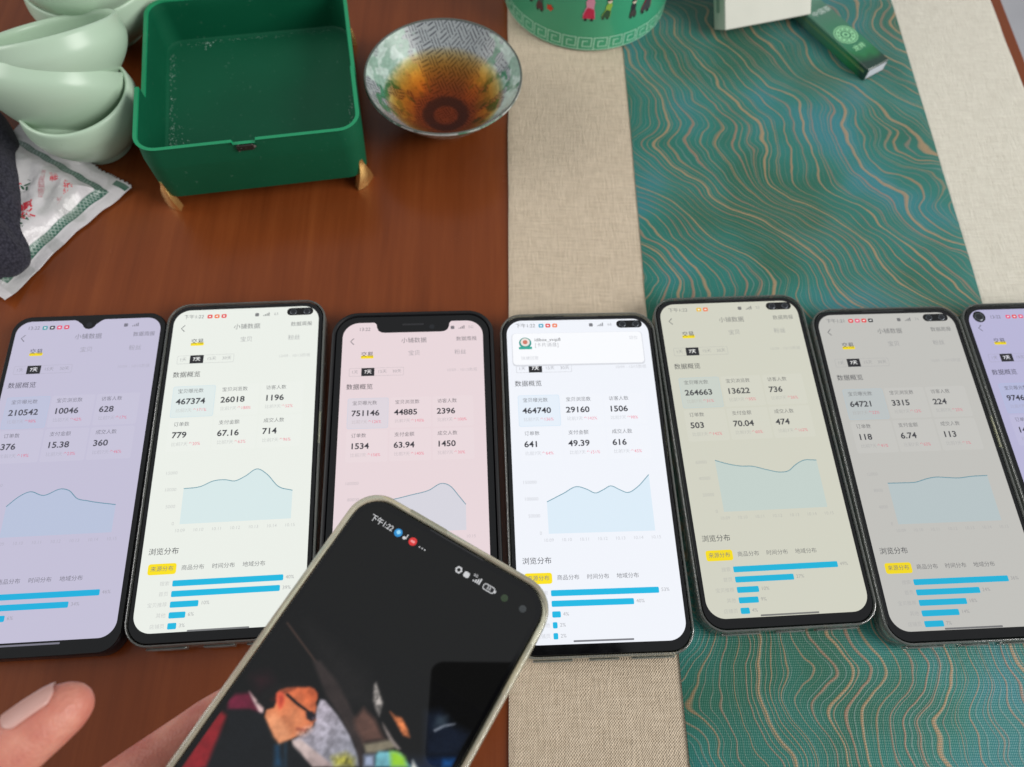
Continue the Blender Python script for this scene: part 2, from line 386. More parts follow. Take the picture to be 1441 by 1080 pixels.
    flat('home_bar', [(X(a), Y(b)) for a, b in rrp(0, d.get('home_y', -77.8), 26, 0.75, 0.3)], L(3), D('mid'), scr)
    if d.get('popup'):
        flat('popup_shadow', [(X(a), Y(b)) for a, b in rrp(-0.6, 62.4, 66.4, 18.6, 2.0)], L(4), D('popb'), scr)
        pp = flat('popup_card', [(X(a), Y(b)) for a, b in rrp(-0.6, 62.8, 65.6, 17.6, 1.8)], L(5), D('pop'), scr)
        flat('popup_avatar', [(X(a), Y(b)) for a, b in circ(-27, 66.2, 3.1)], L(6), display((40, 150, 140)), scr)
        flat('popup_avatar', [(X(a), Y(b)) for a, b in circ(-27, 66.6, 2.3)], L(7), display((236, 226, 220)), scr)
        flat('popup_avatar', [(X(a), Y(b)) for a, b in circ(-27, 66.6, 1.2)], L(8), display((206, 120, 100)), scr)
        flat('popup_avatar', [(X(a), Y(b)) for a, b in rrp(-27, 63.3, 6.6, 1.4, 0.4)], L(8), display((50, 170, 150)), scr)
        t('popup_name', 'idibox_vvqz8', -22.3, 67.8, 2.5, 'ink', 'LEFT', 0.0, 6); t('popup_text', '[卡片消息]', -22.3, 64.8, 2.6, 'grey', 'LEFT', 0, 6)
        t('popup_time', '现在', 28.0, 68.0, 2.2, 'faint', lv=6); t('popup_action', '快捷回复', -25, 57.5, 2.2, 'faint', lv=6)

def phone(name, label, loc, rotz, W, H, T, r, side, top, bot, bgc, d, cut, case, dy=0.0, s=1.0, matrix=None, sr=None, body=(20, 21, 24), button=True, gain=1.0, cat='phone', group='phones laid out in a row showing sales figures'):
    root = empty(name, loc, (0, 0, rotz)); setp(root, label, cat, group)
    if matrix is not None: root.matrix_world = matrix
    m_body = plain('phone_body_%d_%d_%d' % body, body, 0.3, metal=0.55)
    ox = 0.0
    V, F = rslab(W, H, r, [(1.6*mm, 0.1*mm), (0.5*mm, 0.6*mm), (0.06*mm, 1.6*mm), (0, T*0.5), (0.06*mm, T-1.5*mm), (0.25*mm, T-0.9*mm), (0.55*mm, T-0.45*mm)], 8)
    mk('body', V, F, m_body, root, smooth=True, sharp=40)
    V, F = rslab(W-0.9*mm, H-0.9*mm, r-0.45*mm, [(0.0, T-0.6*mm), (0, T-0.12*mm), (0.15*mm, T)], 10)
    mk('front_glass', V, F, M_BEZEL, root, smooth=True, sharp=22)
    zs = T+0.00006
    sw = W-2*side*mm; sh = H-(top+bot)*mm; scy = (bot-top)/2*mm
    pts = [(x, y+scy) for x, y in rr(sw, sh, sr*mm if sr else r-side*mm*0.8, 10)]
    c = ui_colours(bgc, d.get('ink', 1.0)) if d else None
    scr = mk('screen', [(x, y, zs) for x, y in pts], [tuple(range(len(pts)))], display(bgc, gain), root); 
    zc = zs+0.0004
    topy = H/2-top*mm
    if cut == 'pill':
        k = flat('camera_cutout', [(x*mm, topy+y*mm) for x, y in rrp(26.6, -3.1, 13.2, 4.3, 2.1)], zs+0.00021, M_BEZEL, root)
        for dx in (-3.4, 3.4):
            V, F = lathe([(1.75*mm, 0), (1.75*mm, 0.00006), (1.25*mm, 0.00008)], 24); mk('lens_ring', [(x+(26.6+dx)*mm, y+topy-3.1*mm, z+zs+0.00022) for x, y, z in V], F, M_RING, k, True)
            mk('lens', [(a*mm, topy+b*mm, zs+0.00028) for a, b in circ(26.6+dx, -3.1, 1.3)], [tuple(range(20))], M_LENS, k)
    elif cut == 'drop':
        P = [(-8.5, 0.3)]+[(-8.5+3.2*q, -1.2*q*q) for q in (0.3, 0.6, 0.9)]+[(-3.4, -2.8), (-2.6, -4.2), (-1.4, -5.2), (0, -5.5)]
        P = P+[(-x, y) for x, y in reversed(P[:-1])]
        k = flat('camera_notch', [(x*mm, topy+y*mm) for x, y in reversed(P)], zs+0.0002, M_BEZEL, root)
        mk('lens', [(a*mm, topy+b*mm, zs+0.00024) for a, b in circ(0, -3.0, 1.4)], [tuple(range(20))], M_LENS, k)
    elif cut == 'notch':
        P = [(-20.5, 0.3), (-19.2, -0.3), (-18.4, -1.4), (-18.2, -3.0), (-17.4, -4.9), (-15.8, -5.9), (-14, -6.1)]
        P = P+[(-x, y) for x, y in reversed(P)]
        k = flat('camera_notch', [(x*mm, topy+y*mm) for x, y in reversed(P)], zs+0.0002, M_BEZEL, root)
        flat('earpiece', [(x*mm, topy+y*mm) for x, y in rrp(0, -1.6, 11, 1.0, 0.5)], zs+0.00024, plain('earpiece_mesh', (34, 34, 38), 0.6), k)
        mk('lens', [(a*mm, topy+b*mm, zs+0.00024) for a, b in circ(9.5, -3.2, 1.3)], [tuple(range(20))], M_LENS, k)
    elif cut == 'hole':
        k = flat('camera_cutout', [(x*mm, topy+y*mm) for x, y in circ(-29.3, -4.2, 3.3, 24)], zs+0.00021, M_BEZEL, root)
        V, F = lathe([(2.5*mm, 0), (2.5*mm, 0.00006), (1.7*mm, 0.00008)], 24); mk('lens_ring', [(x-29.3*mm, y+topy-4.2*mm, z+zs+0.00022) for x, y, z in V], F, M_RING, k, True)
        mk('lens', [(a*mm-29.3*mm, topy-4.2*mm+b*mm, zs+0.00028) for a, b in circ(0, 0, 1.7)], [tuple(range(20))], M_LENS, k)
    # earpiece slit in the top bezel
    if cut in ('pill', 'hole', 'dual'):
        flat('earpiece', rrp(0, H/2-0.95*mm, 22*mm, 0.5*mm, 0.2*mm), T+0.00004, plain('earpiece_mesh', (34, 34, 38), 0.6), root)
    if d and d.get('nums'): dashboard(scr, c, zs, d, dy, s)
    if button:
        for y0, ln in ((14*mm, 17*mm), (38*mm, 20*mm)):
            V, F = box(0, 0, 0, 0.9*mm, ln, 2.4*mm, 0.3*mm)
            mk('side_button', [(x+W/2+0.15*mm, y+y0, z+T*0.55) for x, y, z in V], F, M_GOLD if ln < 0.018 else m_body, root, smooth=True, sharp=40)
    if case:
        th, lip, mcase = case
        w2, h2, r2 = W+2*th, H+2*th, r+th
        pr = [(1.6*mm, -1.0*mm), (0.5*mm, -0.7*mm), (0, 0.5*mm), (0, T-0.2*mm), (0.15*mm, T+lip*0.6), (0.5*mm, T+lip), (th*0.75, T+lip), (th-0.1*mm, T+lip*0.4), (th-0.18*mm, T*0.5), (th-0.18*mm, 0.02*mm)]
        loops = [[(x, y, z) for x, y in rr(w2-2*i, h2-2*i, r2-i, 10)] for i, z in pr]
        V, F = loft(loops)
        cs = mk('case', V, F, mcase, root, smooth=True, sharp=50)
        if mcase is not M_BLACKCASE:
            # thicker moulding round the port and speaker openings and the four corner bumpers
            for (px, wd) in ((-22*mm, 17*mm), (0, 13*mm), (21*mm, 19*mm)):
                V, F = box(0, 0, 0, wd, 1.1*mm, 4.2*mm, 0.45*mm)
                mk('port_moulding', [(x+px, y-H/2-th-0.3*mm, z+T*0.45) for x, y, z in V], F, mcase, cs, smooth=True, sharp=40)
            for (px, wd) in ((-14*mm, 16*mm),):
                V, F = box(0, 0, 0, wd, 1.0*mm, 3.6*mm, 0.4*mm)
                mk('port_moulding', [(x+px, y+H/2+th+0.25*mm, z+T*0.55) for x, y, z in V], F, mcase, cs, smooth=True, sharp=40)
    return root

def centre_from_TL(x, y, a, W, H):
    return (x+math.cos(a)*W/2+math.sin(a)*H/2, y+math.sin(a)*W/2-math.cos(a)*H/2)
ZT = 0.0012       # what a case lifts a phone off the table
CLEAR = (1.15*mm, 0.7*mm, M_CLEAR)
RED, ORA, GRN, PINK = (228, 60, 60), (240, 120, 70), (60, 170, 130), (232, 84, 120)
A_ = dict(time='13:22', time_x=-30, icons=[(80, 160, 170), (70, 70, 76), PINK, (220, 70, 100)], icon_x=-21.5, right_x=18, rtext='', status_y=75.2, ink=0.82,
          nums=['210542', '10046', '628', '376', '15.38', '360'], pct=['98', '42', '17', '19', '23', '46'], axis=['60000', '40000', '20000', '0'],
          curve=[(-21.4, -17), (-17, -12.8), (-12.5, -10.5), (-6, -12.5), (2, -9.8), (5.5, -11), (9, -14.5), (14, -16), (27, -18.5)], bars=[(47.5, '46%'), (35.1, '34%'), (9.5, '6%'), (4.5, '4%'), (3, '3%')])
B_ = dict(time='下午1:22', icons=[RED, ORA, RED], icon_x=-18.5, right_x=5.0, rtext='63', nums=['467374', '26018', '1196', '779', '67.16', '714'], pct=['171', '188', '52', '20', '62', '96'], axis=['15000', '10000', '5000', '0'],
          curve=[(-21.4, -14.6), (-14, -14), (-8.3, -11.6), (-3, -11.3), (1.4, -12.1), (6, -10), (11, -6.8), (16, -9.8), (21, -15.5), (27.9, -18)], bars=[(47.5, '40%'), (46.3, '39%'), (12, '10%'), (7, '6%'), (3.7, '3%')])
C_ = dict(time='13:22', time_x=-28, icons=[], right_x=20.5, rtext='5G', status_y=76.5, home_y=-74, nums=['751146', '44885', '2396', '1534', '63.94', '1450'], pct=['126', '140', '100', '156', '140', '30'], axis=['160000', '80000', '40000', '0'],
          curve=[(-21.4, -16), (-10, -15.5), (0, -13.4), (8, -11.5), (14.5, -8.3), (18, -9.5), (22.5, -15), (25.5, -19)], bars=[(47.5, '48%'), (30, '30%'), (9.5, '9%'), (5, '5%'), (3, '3%')])
D_ = dict(time='下午1:22', icons=[(80, 170, 200), RED, ORA], icon_x=-18.5, right_x=7.0, rtext='66', popup=True, nums=['464740', '29160', '1506', '641', '49.39', '616'], pct=['136', '142', '98', '64', '151', '45'], axis=['150000', '100000', '50000', '0'],
          curve=[(-20.8, -16.4), (-13, -12.6), (-6.5, -9.5), (-2, -10.9), (1.8, -12.8), (5.5, -11.4), (9.3, -9.6), (13, -11.4), (16.8, -13), (21.5, -10.6), (27.6, -4.6)], bars=[(47.5, '53%'), (36, '40%'), (3.7, '4%'), (2.0, '2%'), (2.0, '2%')])
E_ = dict(time='下午1:22', icons=[(236, 190, 40), ORA], icon_x=-15.5, right_x=6.0, rtext='52', ink=0.9, nums=['264663', '13622', '736', '503', '70.04', '474'], pct=['31', '55', '26', '142', '60', '162'], axis=['60000', '40000', '20000', '0'],
          curve=[(-21.0, -6.2), (-15, -8.3), (-9, -9.6), (-4, -9.9), (3, -12), (9, -13.4), (13, -13), (17, -10.2), (21, -8.2), (27.6, -8.3)], bars=[(47.5, '49%'), (26.5, '27%'), (9.8, '10%'), (8.8, '9%'), (4.0, '4%')])
F_ = dict(time='下午1:21', icons=[RED, PINK, RED, (50, 50, 54)], icon_x=-18.5, right_x=7.0, rtext='74', ink=0.9, nums=['64721', '3315', '224', '118', '6.74', '113'], pct=['22', '12', '25', '41', '62', '1'], axis=['12000', '8000', '4000', '0'],
          curve=[(-21.4, -11.5), (-14, -11.6), (-8, -11.5), (-2, -10), (2, -9.4), (8, -9.8), (13, -10.2), (20, -9.6), (27.5, -9.5)], bars=[(43.5, '36%'), (29, '24%'), (21.6, '18%'), (16.8, '14%'), (8.6, '7%')])
G_ = dict(time='13:22', time_x=-24, icons=[PINK, RED, PINK, RED], icon_x=-14, right_x=14, rtext='', ink=0.95, nums=['974698', '41265', '1804', '1483', '58.20', '1322'], pct=['88', '61', '34', '75', '28', '70'], axis=['160000', '80000', '40000', '0'],
          curve=[(-21.4, -14), (-8, -12), (4, -10), (14, -12), (27.5, -9)], bars=[(47.5, '44%'), (30, '28%'), (12, '11%'), (7, '6%'), (4, '4%')])
DW, DH = 0.0766, 0.1653
aA = R(7.25); xa, ya = -0.1770, 0.1916
cA = (xa-math.cos(aA)*0.0758/2+math.sin(aA)*DH/2, ya-math.sin(aA)*0.0758/2-math.cos(aA)*DH/2)
phone('phone', 'phone with drop notch and dim lilac screen reading 210542, left end of the row', (*cA, 0.0), aA, 0.0758, DH, 0.0092, 0.0092, 2.6, 3.2, 6.4, (194, 190, 213), A_, 'drop', None, dy=0.4, body=(44, 42, 46))
phone('phone', 'phone in clear case with pill camera hole reading 467374, second from left in the row', (-0.1269, 0.1170, ZT), R(7.4), DW, DH, 0.0088, 0.0098, 2.2, 2.6, 4.6, (234, 238, 231), B_, 'pill', CLEAR)
aC = R(6.4); cC = centre_from_TL(-0.0937, 0.1968, aC, 0.0815, 0.1610)
phone('phone', 'wide notched phone in thick black case with pinkish screen reading 751146', (*cC, ZT), aC, 0.0777, 0.1575, 0.0085, 0.0112, 3.6, 3.9, 3.9, (231, 213, 217), C_, 'notch', (1.9*mm, 0.9*mm, M_BLACKCASE), dy=-3.6, s=0.975, button=False)
phone('phone', 'brightest phone, white screen with a message pop-up over figures reading 464740', (0.0390, 0.1230, ZT+0.0020), R(6.0), DW, DH, 0.0088, 0.0098, 2.2, 2.6, 4.6, (240, 243, 250), D_, 'pill', CLEAR, dy=0.9)
phone('phone', 'phone in clear case with dull greenish screen reading 264663, on teal brocade', (0.1184, 0.1400, ZT+0.0020), R(7.1), DW, DH, 0.0088, 0.0098, 2.2, 2.6, 4.6, (208, 208, 193), E_, 'pill', CLEAR, dy=0.4)
phone('phone', 'phone in clear case with dimmest grey screen reading 64721, second from right in row', (0.1994, 0.1401, ZT+0.0020), R(6.5), DW, DH, 0.0088, 0.0098, 2.2, 2.6, 4.6, (191, 190, 185), F_, 'pill', CLEAR, dy=0.3)
aG = R(6.6); cG = centre_from_TL(0.2329, 0.2286, aG, 0.0755, 0.1620)
phone('phone', 'phone with round corner camera hole reading 97469, cut by the right picture edge', (cG[0]*0.9943, cG[1]*0.9943, ZT+0.0020), aG, 0.0755, 0.1620, 0.0088, 0.0098, 2.4, 2.6, 4.6, (182, 179, 212), G_, 'hole', CLEAR, s=0.985, dy=-1.0)

# ------------------------------------------------------------------ held phone with a photo on its display
hX, hY, hN = Vector((0.8966, -0.4419, 0.0276)).normalized(), Vector((0.4428, 0.8955, -0.0449)).normalized(), Vector((-0.0048, 0.0525, 0.9986)).normalized()
hC = Vector((-0.0515, -0.0077, 0.0882))-hN*0.0094
hM = Matrix(((hX.x, hY.x, hN.x, hC.x), (hX.y, hY.y, hN.y, hC.y), (hX.z, hY.z, hN.z, hC.z), (0, 0, 0, 1)))
held = phone('held_phone', 'phone held in the hand, dark screen with photo of a person in sunglasses', (0, 0, 0), 0, DW, DH, 0.0088, 0.0098, 2.0, 2.6, 4.4, (5, 5, 5), None, 'dual', (2.0*mm, 0.8*mm, M_AGED), matrix=hM, group=None)
hs = [o for o in held.children if o.name.startswith('screen')][0]
def held_picture():
    t_ = 0.0088+0.00010
    x0, x1, y0, y1 = -35.9, 35.9, -62.0, 40.0
    nu, nv = 300, 424
    X, Y = np.meshgrid(np.linspace(x0, x1, nu), np.linspace(y0, y1, nv))
    img = np.zeros((nv, nu, 3))+np.array([4.0, 4.0, 5.0])
    def sdf(P):
        d = np.full(X.shape, 1e9); ins = np.zeros(X.shape, bool); n = len(P)
        for i in range(n):
            ax, ay = P[i]; bx, by = P[(i+1) % n]; ex_, ey_ = bx-ax, by-ay
            tt = np.clip(((X-ax)*ex_+(Y-ay)*ey_)/(ex_*ex_+ey_*ey_+1e-9), 0, 1)
            d = np.minimum(d, np.hypot(X-ax-tt*ex_, Y-ay-tt*ey_))
            c_ = ((ay > Y) != (by > Y)); ins ^= c_ & (X < (bx-ax)*(Y-ay)/((by-ay) if by != ay else 1e-9)+ax)
        return np.where(ins, -d, d)
    def paint(P, c1, soft=0.5, op=1.0, c2=None, g=None, line=None):
        nonlocal img
        s_ = sdf(P)
        if line: s_ = np.abs(s_)-line/2
        a = np.clip(0.5-s_/(2*soft), 0, 1)*op
        col_ = np.array(c1, float)[None, None, :]
        if c2 is not None:
            (gx0, gy0), (gx1, gy1) = g; q = np.clip(((X-gx0)*(gx1-gx0)+(Y-gy0)*(gy1-gy0))/((gx1-gx0)**2+(gy1-gy0)**2), 0, 1)[..., None]
            col_ = np.array(c1, float)*(1-q)+np.array(c2, float)*q
        img = img*(1-a[..., None])+col_*a[..., None]
    PP = {
        'skull': [(-24.3, 11.2), (-24.1, 12.4), (-22.5, 14.1), (-19.3, 16.2), (-16.5, 17.7), (-14.5, 18.2), (-12.8, 17.6), (-11.8, 16.4), (-11.5, 15.0), (-10.6, 14.1), (-10.1, 12.9), (-9.6, 11.6), (-8.4, 10.9), (-8.7, 10.0), (-8.3, 9.1), (-8.7, 7.7), (-9.0, 6.3), (-10.4, 4.6), (-11.4, 3.2), (-12.3, 2.2), (-14.3, -0.2), (-16.9, 0.5), (-20.2, 2.2), (-23.1, 3.7), (-23.9, 5.5), (-22.4, 7.2), (-22.7, 8.8)],
        'hairtop': [(-24.5, 5.7), (-22.4, 7.2), (-23.0, 9.3), (-24.1, 11.1), (-24.0, 12.3), (-22.4, 14.1), (-19.3, 16.2), (-17.1, 17.4), (-17.6, 17.9), (-21.3, 16.8), (-25.8, 13.3), (-28.0, 9.1), (-27.8, 5.8)],
        'fade': [(-21.9, 13.4), (-19.0, 15.7), (-15.7, 17.7), (-17.1, 15.4), (-20.2, 12.3)],
        'ear': [(-24.2, 11.0), (-23.7, 11.9), (-22.6, 12.3), (-21.2, 11.5), (-20.1, 9.9), (-19.9, 8.4), (-20.3, 7.5), (-21.6, 8.2), (-23.1, 9.5)],
        'earin': [(-22.8, 10.8), (-22.1, 11.3), (-21.1, 10.4), (-20.8, 8.9), (-21.8, 9.3)],
        'arm': [(-21.4, 12.5), (-20.8, 12.8), (-16.3, 12.2), (-11.1, 12.0), (-11.0, 11.4), (-16.3, 11.4), (-21.1, 12.0)],
        'lens': [(-12.6, 11.1), (-10.9, 12.4), (-9.5, 12.0), (-8.6, 10.9), (-9.5, 9.8), (-11.2, 9.8)],
        'glint': [(-10.0, 10.9), (-9.3, 11.2), (-9.2, 10.6)],
        'cheek': [(-17.9, 10.2), (-14.5, 10.9), (-11.6, 9.2), (-11.8, 6.4), (-14.9, 5.3), (-17.5, 7.7)],
        'beard': [(-11.1, 4.7), (-10.2, 7.3), (-8.4, 9.0), (-7.8, 7.9), (-8.5, 6.0), (-9.7, 4.2)],
        'neck': [(-22.4, 3.6), (-20.7, 5.9), (-15.4, 5.0), (-12.1, 2.7), (-14.3, -0.2), (-16.9, 0.5)],
        'collarw': [(-32.2, 7.1), (-30.4, 6.7), (-24.9, 5.6), (-24.1, 4.0), (-25.3, 3.7), (-29.1, 5.4)],
        'collarblue': [(-14.9, -0.6), (-12.3, 2.2), (-10.3, 1.4), (-10.5, -1.3), (-11.1, -3.6), (-13.4, -3.0)],
        'jacket': [(-34.4, -0.7), (-28.5, 2.7), (-23.9, 3.9), (-20.2, 2.2), (-14.9, -0.6), (-12.8, 1.6), (-10.3, 1.4), (-6.8, 0.8), (-1.9, -0.8), (-23.8, -13.4)],
        'bluestripe': [(-15.1, -1.4), (-14.1, -0.5), (-9.5, -5.1), (-11.5, -6.4)],
        'bluestripe2': [(-13.0, 0.5), (-12.4, 1.1), (-8.2, -4.4), (-8.9, -4.8)],
        'seat': [(-36.3, 1.6), (-35.3, 4.3), (-31.7, 6.8), (-24.7, 3.9), (-28.5, 2.7), (-34.4, -0.7)],
        'window': [(-11.3, 2.7), (-9.5, 5.3), (-7.9, 9.3), (-10.4, 13.9), (-11.0, 16.6), (-9.6, 17.1), (-3.2, 15.4), (3.4, 12.6), (8.8, 9.2), (11.1, 6.8), (3.4, 2.3), (-3.3, 2.2)],
        'white': [(-11.4, 2.4), (-9.1, 4.0), (2.7, 3.2), (3.9, 2.6), (-1.3, -0.5), (-10.0, 0.9)],
        'yellow': [(2.3, 4.8), (5.3, 7.8), (8.4, 7.7), (9.7, 5.9), (4.4, 2.9)],
        'pillar': [(-20.3, 24.8), (-18.0, 26.1), (-9.1, 23.6), (0.8, 18.4), (8.3, 14.1), (10.1, 10.6), (12.3, 7.4), (11.1, 6.8), (5.8, 11.4), (-3.5, 15.9), (-9.9, 18.3)],
        'brown': [(1.8, 17.0), (2.5, 21.4), (7.7, 20.4), (13.7, 17.2), (8.3, 13.1), (4.0, 14.9)],
        'wst': [(1.3, 28.9), (1.6, 29.9), (4.2, 27.8), (7.0, 25.7), (8.3, 21.7), (6.2, 22.8), (3.8, 24.8)],
        'wst2': [(10.0, 20.9), (11.4, 20.5), (15.8, 18.5), (19.5, 17.4), (18.6, 16.7), (14.7, 17.8), (11.2, 19.7)],
        'orange': [(10.3, 24.7), (12.5, 24.5), (14.7, 25.1), (18.2, 23.2), (20.1, 21.5), (17.9, 21.0), (14.8, 22.5)],
        'shelf': [(8.6, 12.7), (15.3, 18.2), (18.1, 17.2), (13.0, 12.3), (10.6, 10.9)],
        'teal': [(13.6, 12.0), (13.8, 13.3), (17.7, 15.7), (20.1, 16.4), (24.9, 14.7), (15.4, 9.2)],
        'lime': [(17.0, 15.1), (18.8, 16.2), (21.8, 16.1), (23.9, 14.1), (19.7, 11.7)],
        'lblue': [(10.5, 10.2), (13.2, 11.9), (15.2, 9.1), (12.3, 7.4)],
        'haze': [(20.0, 30.2), (24.0, 33.2), (30.3, 31.5), (36.4, 32.3), (36.1, 24.4), (27.1, 19.2)],
        'hl1': [(25.3, 27.1), (27.4, 30.1), (30.4, 32.3), (30.2, 31.7), (27.8, 29.6), (25.9, 26.8)],
        'hblue': [(27.3, 18.9), (36.1, 24.4), (36.5, 21.4), (28.6, 16.9)],
        'hb2': [(32.5, 21.6), (35.4, 23.3), (36.0, 21.1), (33.4, 19.6)],
        'red1': [(-34.3, 11.0), (-30.7, 14.5), (-27.2, 13.1), (-29.5, 8.9)],
    }
    def mottle(P, amp, f, seed, soft=1.0):
        nonlocal img
        m_ = np.clip(0.5-sdf(P)/(2*soft), 0, 1); q = (vnoise(X*f, Y*f, seed)-0.5)+0.6*(vnoise(X*f*2.3, Y*f*2.3, seed+1)-0.5)
        img = img*(1+(q*amp*m_)[..., None])
    # what the picture goes on with below the part in view
    paint([(-36, -8), (-24, 0), (2, -4), (8, -30), (4, -62), (-36, -62)], (14, 16, 20), 1.5)
    paint([(4, -6), (18, 4), (34, -20), (36, -62), (6, -62)], (70, 62, 60), 3.0)
    paint([(18, 14), (35.9, 22), (35.9, -20), (26, -12)], (20, 34, 56), 2.5)
    # car interior
    paint([(-29, 33.2), (-3, 30.5), (6, 24), (-4, 18)], (44, 40, 39), 3.5, 0.4)
    paint(PP['red1'], (70, 18, 32), 2.5, 0.5)
    paint([(-35, 30.7), (-3, 20.0), (-3.2, 19.4), (-35, 30.1)], (104, 76, 64), 0.3, 0.7)
    paint(PP['pillar'], (46, 38, 37), 0.7)
    paint(PP['brown'], (88, 62, 54), 1.0)
    paint(PP['window'], (168, 160, 172), 0.4, 1, (126, 128, 138), ((-10, 10), (8, 4))); mottle(PP['window'], 0.3, 0.8, 31, 0.8)
    paint(PP['yellow'], (158, 152, 50), 1.2, 0.85); mottle(PP['yellow'], 0.6, 1.2, 37)
    paint(PP['white'], (206, 186, 182), 0.4, 1, (160, 140, 138), ((-11, 2), (2, -2)))
    paint(PP['seat'], (120, 26, 58), 0.8, 1, (84, 18, 40), ((-36, 0), (-26, 8)))
    paint([(-37, -2), (-33.5, -2.0), (-29.5, -16.7), (-36, -24)], (132, 26, 34), 0.8)
    paint(PP['collarw'], (222, 190, 188), 0.4)
    paint(PP['jacket'], (13, 16, 20), 0.6); paint(PP['bluestripe'], (24, 78, 116), 0.9, 0.75); paint(PP['bluestripe2'], (30, 70, 96), 0.6, 0.6)
    # the person's head in profile
    paint(PP['skull'], (196, 92, 54), 0.35, 1, (224, 142, 98), ((-17, 17), (-18, 2)))
    paint(PP['neck'], (232, 156, 112), 1.0, 0.75); paint(PP['cheek'], (222, 136, 92), 1.6, 0.8)
    paint(PP['fade'], (222, 112, 70), 1.0, 0.7); mottle(PP['skull'], 0.13, 0.5, 41, 0.6)
    paint(PP['hairtop'], (15, 12, 13), 0.7)
    paint([(-24.5, 8.5), (-23.4, 12.2), (-20, 15), (-22.2, 11.8), (-23.2, 8.8)], (70, 26, 18), 0.9, 0.8)
    paint(PP['ear'], (214, 88, 62), 0.4); paint(PP['earin'], (150, 48, 36), 0.5, 0.7)
    paint(PP['arm'], (14, 11, 13), 0.22); paint(PP['lens'], (24, 20, 28), 0.35); paint(PP['glint'], (150, 130, 150), 0.3, 0.8)
    paint(PP['beard'], (214, 176, 166), 0.9, 0.7); mottle(PP['beard'], 0.7, 1.6, 51)
    paint([(-12.4, 6.2), (-9.3, 7.3), (-9.2, 6.5), (-12.2, 5.4)], (120, 52, 44), 0.4, 0.7)
    # right part: second figure and things outside
    paint(PP['shelf'], (122, 114, 96), 0.6)
    paint(PP['lblue'], (150, 162, 188), 0.8); paint(PP['teal'], (112, 178, 190), 0.5); paint(PP['lime'], (138, 190, 46), 0.9)
    paint([(24.4, 16.6), (27.0, 15.4), (33, 2), (30, 2)], (214, 216, 206), 0.6)
    paint(PP['wst'], (142, 136, 132), 0.5, 0.9); paint(PP['wst2'], (142, 130, 126), 0.4, 0.9); mottle(PP['wst'], 0.8, 1.5, 61)
    paint(PP['orange'], (214, 122, 72), 0.5); mottle(PP['orange'], 0.5, 1.2, 63)
    paint(PP['haze'], (22, 30, 46), 1.6, 0.85); paint(PP['hblue'], (16, 34, 66), 1.0, 0.9); paint(PP['hb2'], (26, 84, 150), 0.9, 0.8)
    paint(PP['hl1'], (170, 176, 188), 0.3, 0.8); paint([(24, 31), (27, 33), (28, 30), (25, 28)], (70, 84, 92), 1.0, 0.5)
    img *= (0.84+0.20*vnoise(X*0.35, Y*0.35, 21)+0.12*vnoise(X*0.9+4, Y*0.9, 22))[..., None]
    kb = np.exp(-0.5*(np.arange(-4, 5)/0.7)**2); kb /= kb.sum()
    for ax_ in (0, 1): img = sum(kb[q]*np.roll(img, q-4, ax_) for q in range(9))
    img = np.clip(img+(np.random.rand(nv, nu, 1)-0.5)*7, 2, 255)/255
    lc = np.where(img <= 0.04045, img/12.92, ((img+0.055)/1.055)**2.4).reshape(-1, 3)
    V = [(a*mm, b*mm, t_) for a, b in zip(X.ravel(), Y.ravel())]
    F = [(j*nu+i, j*nu+i+1, (j+1)*nu+i+1, (j+1)*nu+i) for j in range(nv-1) for i in range(nu-1)]
    t = NT('photo_on_display'); at = t.n('Attribute', attribute_name='Col')
    t.pri(Base_Color=(0.004, 0.004, 0.004, 1), Roughness=0.02, Emission_Color=at.outputs[0], Emission_Strength=1.0)
    mk('displayed_photo', V, F, t.m, hs, col=lc)
held_picture()
zh = 0.0088+0.00013
WH = display((205, 206, 208))
text('status_time', '下午1:22', -31.9*mm, 75.0*mm, 2.75*mm, WH, hs, zh, 'LEFT', 0.01, None, 0.92)
flat('status_icon', [(x*mm, y*mm) for x, y in circ(-20.2, 75.0, 1.5)], zh, display((40, 140, 205)), hs)
flat('status_icon', [(x*mm, y*mm) for x, y in circ(-20.2, 75.2, 0.75)], zh+0.00003, display((150, 215, 245)), hs)
flat('status_icon', [(x*mm, y*mm) for x, y in circ(-17.4, 74.5, 0.6)], zh, WH, hs)
flat('status_icon', [(x*mm, y*mm) for x, y in rrp(-16.7, 75.3, 0.35, 1.9, 0.1, 2)], zh+0.00003, WH, hs)
flat('status_icon', [(x*mm, y*mm) for x, y in circ(-14.0, 74.9, 1.5)], zh, display((214, 52, 52)), hs)
flat('status_icon', [(x*mm, y*mm) for x, y in rrp(-14.0, 74.9, 1.6, 0.8, 0.2, 3)], zh+0.00003, display((240, 150, 150)), hs)
for k in range(3): flat('status_dot', [(x*mm, y*mm) for x, y in circ(-10.9+k*1.1, 74.5, 0.26, 10)], zh, WH, hs)
for k in range(6):
    a = k*PI/3; flat('status_icon', [(x*mm, y*mm) for x, y in rrp(5.3+math.cos(a)*0.95, 74.6+math.sin(a)*0.95, 0.7, 0.7, 0.3, 3)], zh, WH, hs)
Vr, Fr = ribbon([((5.3+0.95*math.cos(a))*mm, (74.6+0.95*math.sin(a))*mm) for a in np.linspace(0, 2*PI, 25)], 0.4*mm); mk('status_icon', [(a, b, zh+0.00003) for a, b in Vr], Fr, WH, hs)
flat('status_icon', [(x*mm, y*mm) for x, y in rrp(8.5, 74.5, 2.1, 2.0, 0.6)], zh, WH, hs)
text('status_text', '5G', 11.5*mm, 75.9*mm, 1.3*mm, WH, hs, zh, 'CENTER', 0.01)
for k in range(4): flat('signal_bar', [(x*mm, y*mm) for x, y in rrp(11.6+k*0.75, 73.7+0.28*(k+1), 0.5, 0.56*(k+1), 0.1, 2)], zh, WH, hs)
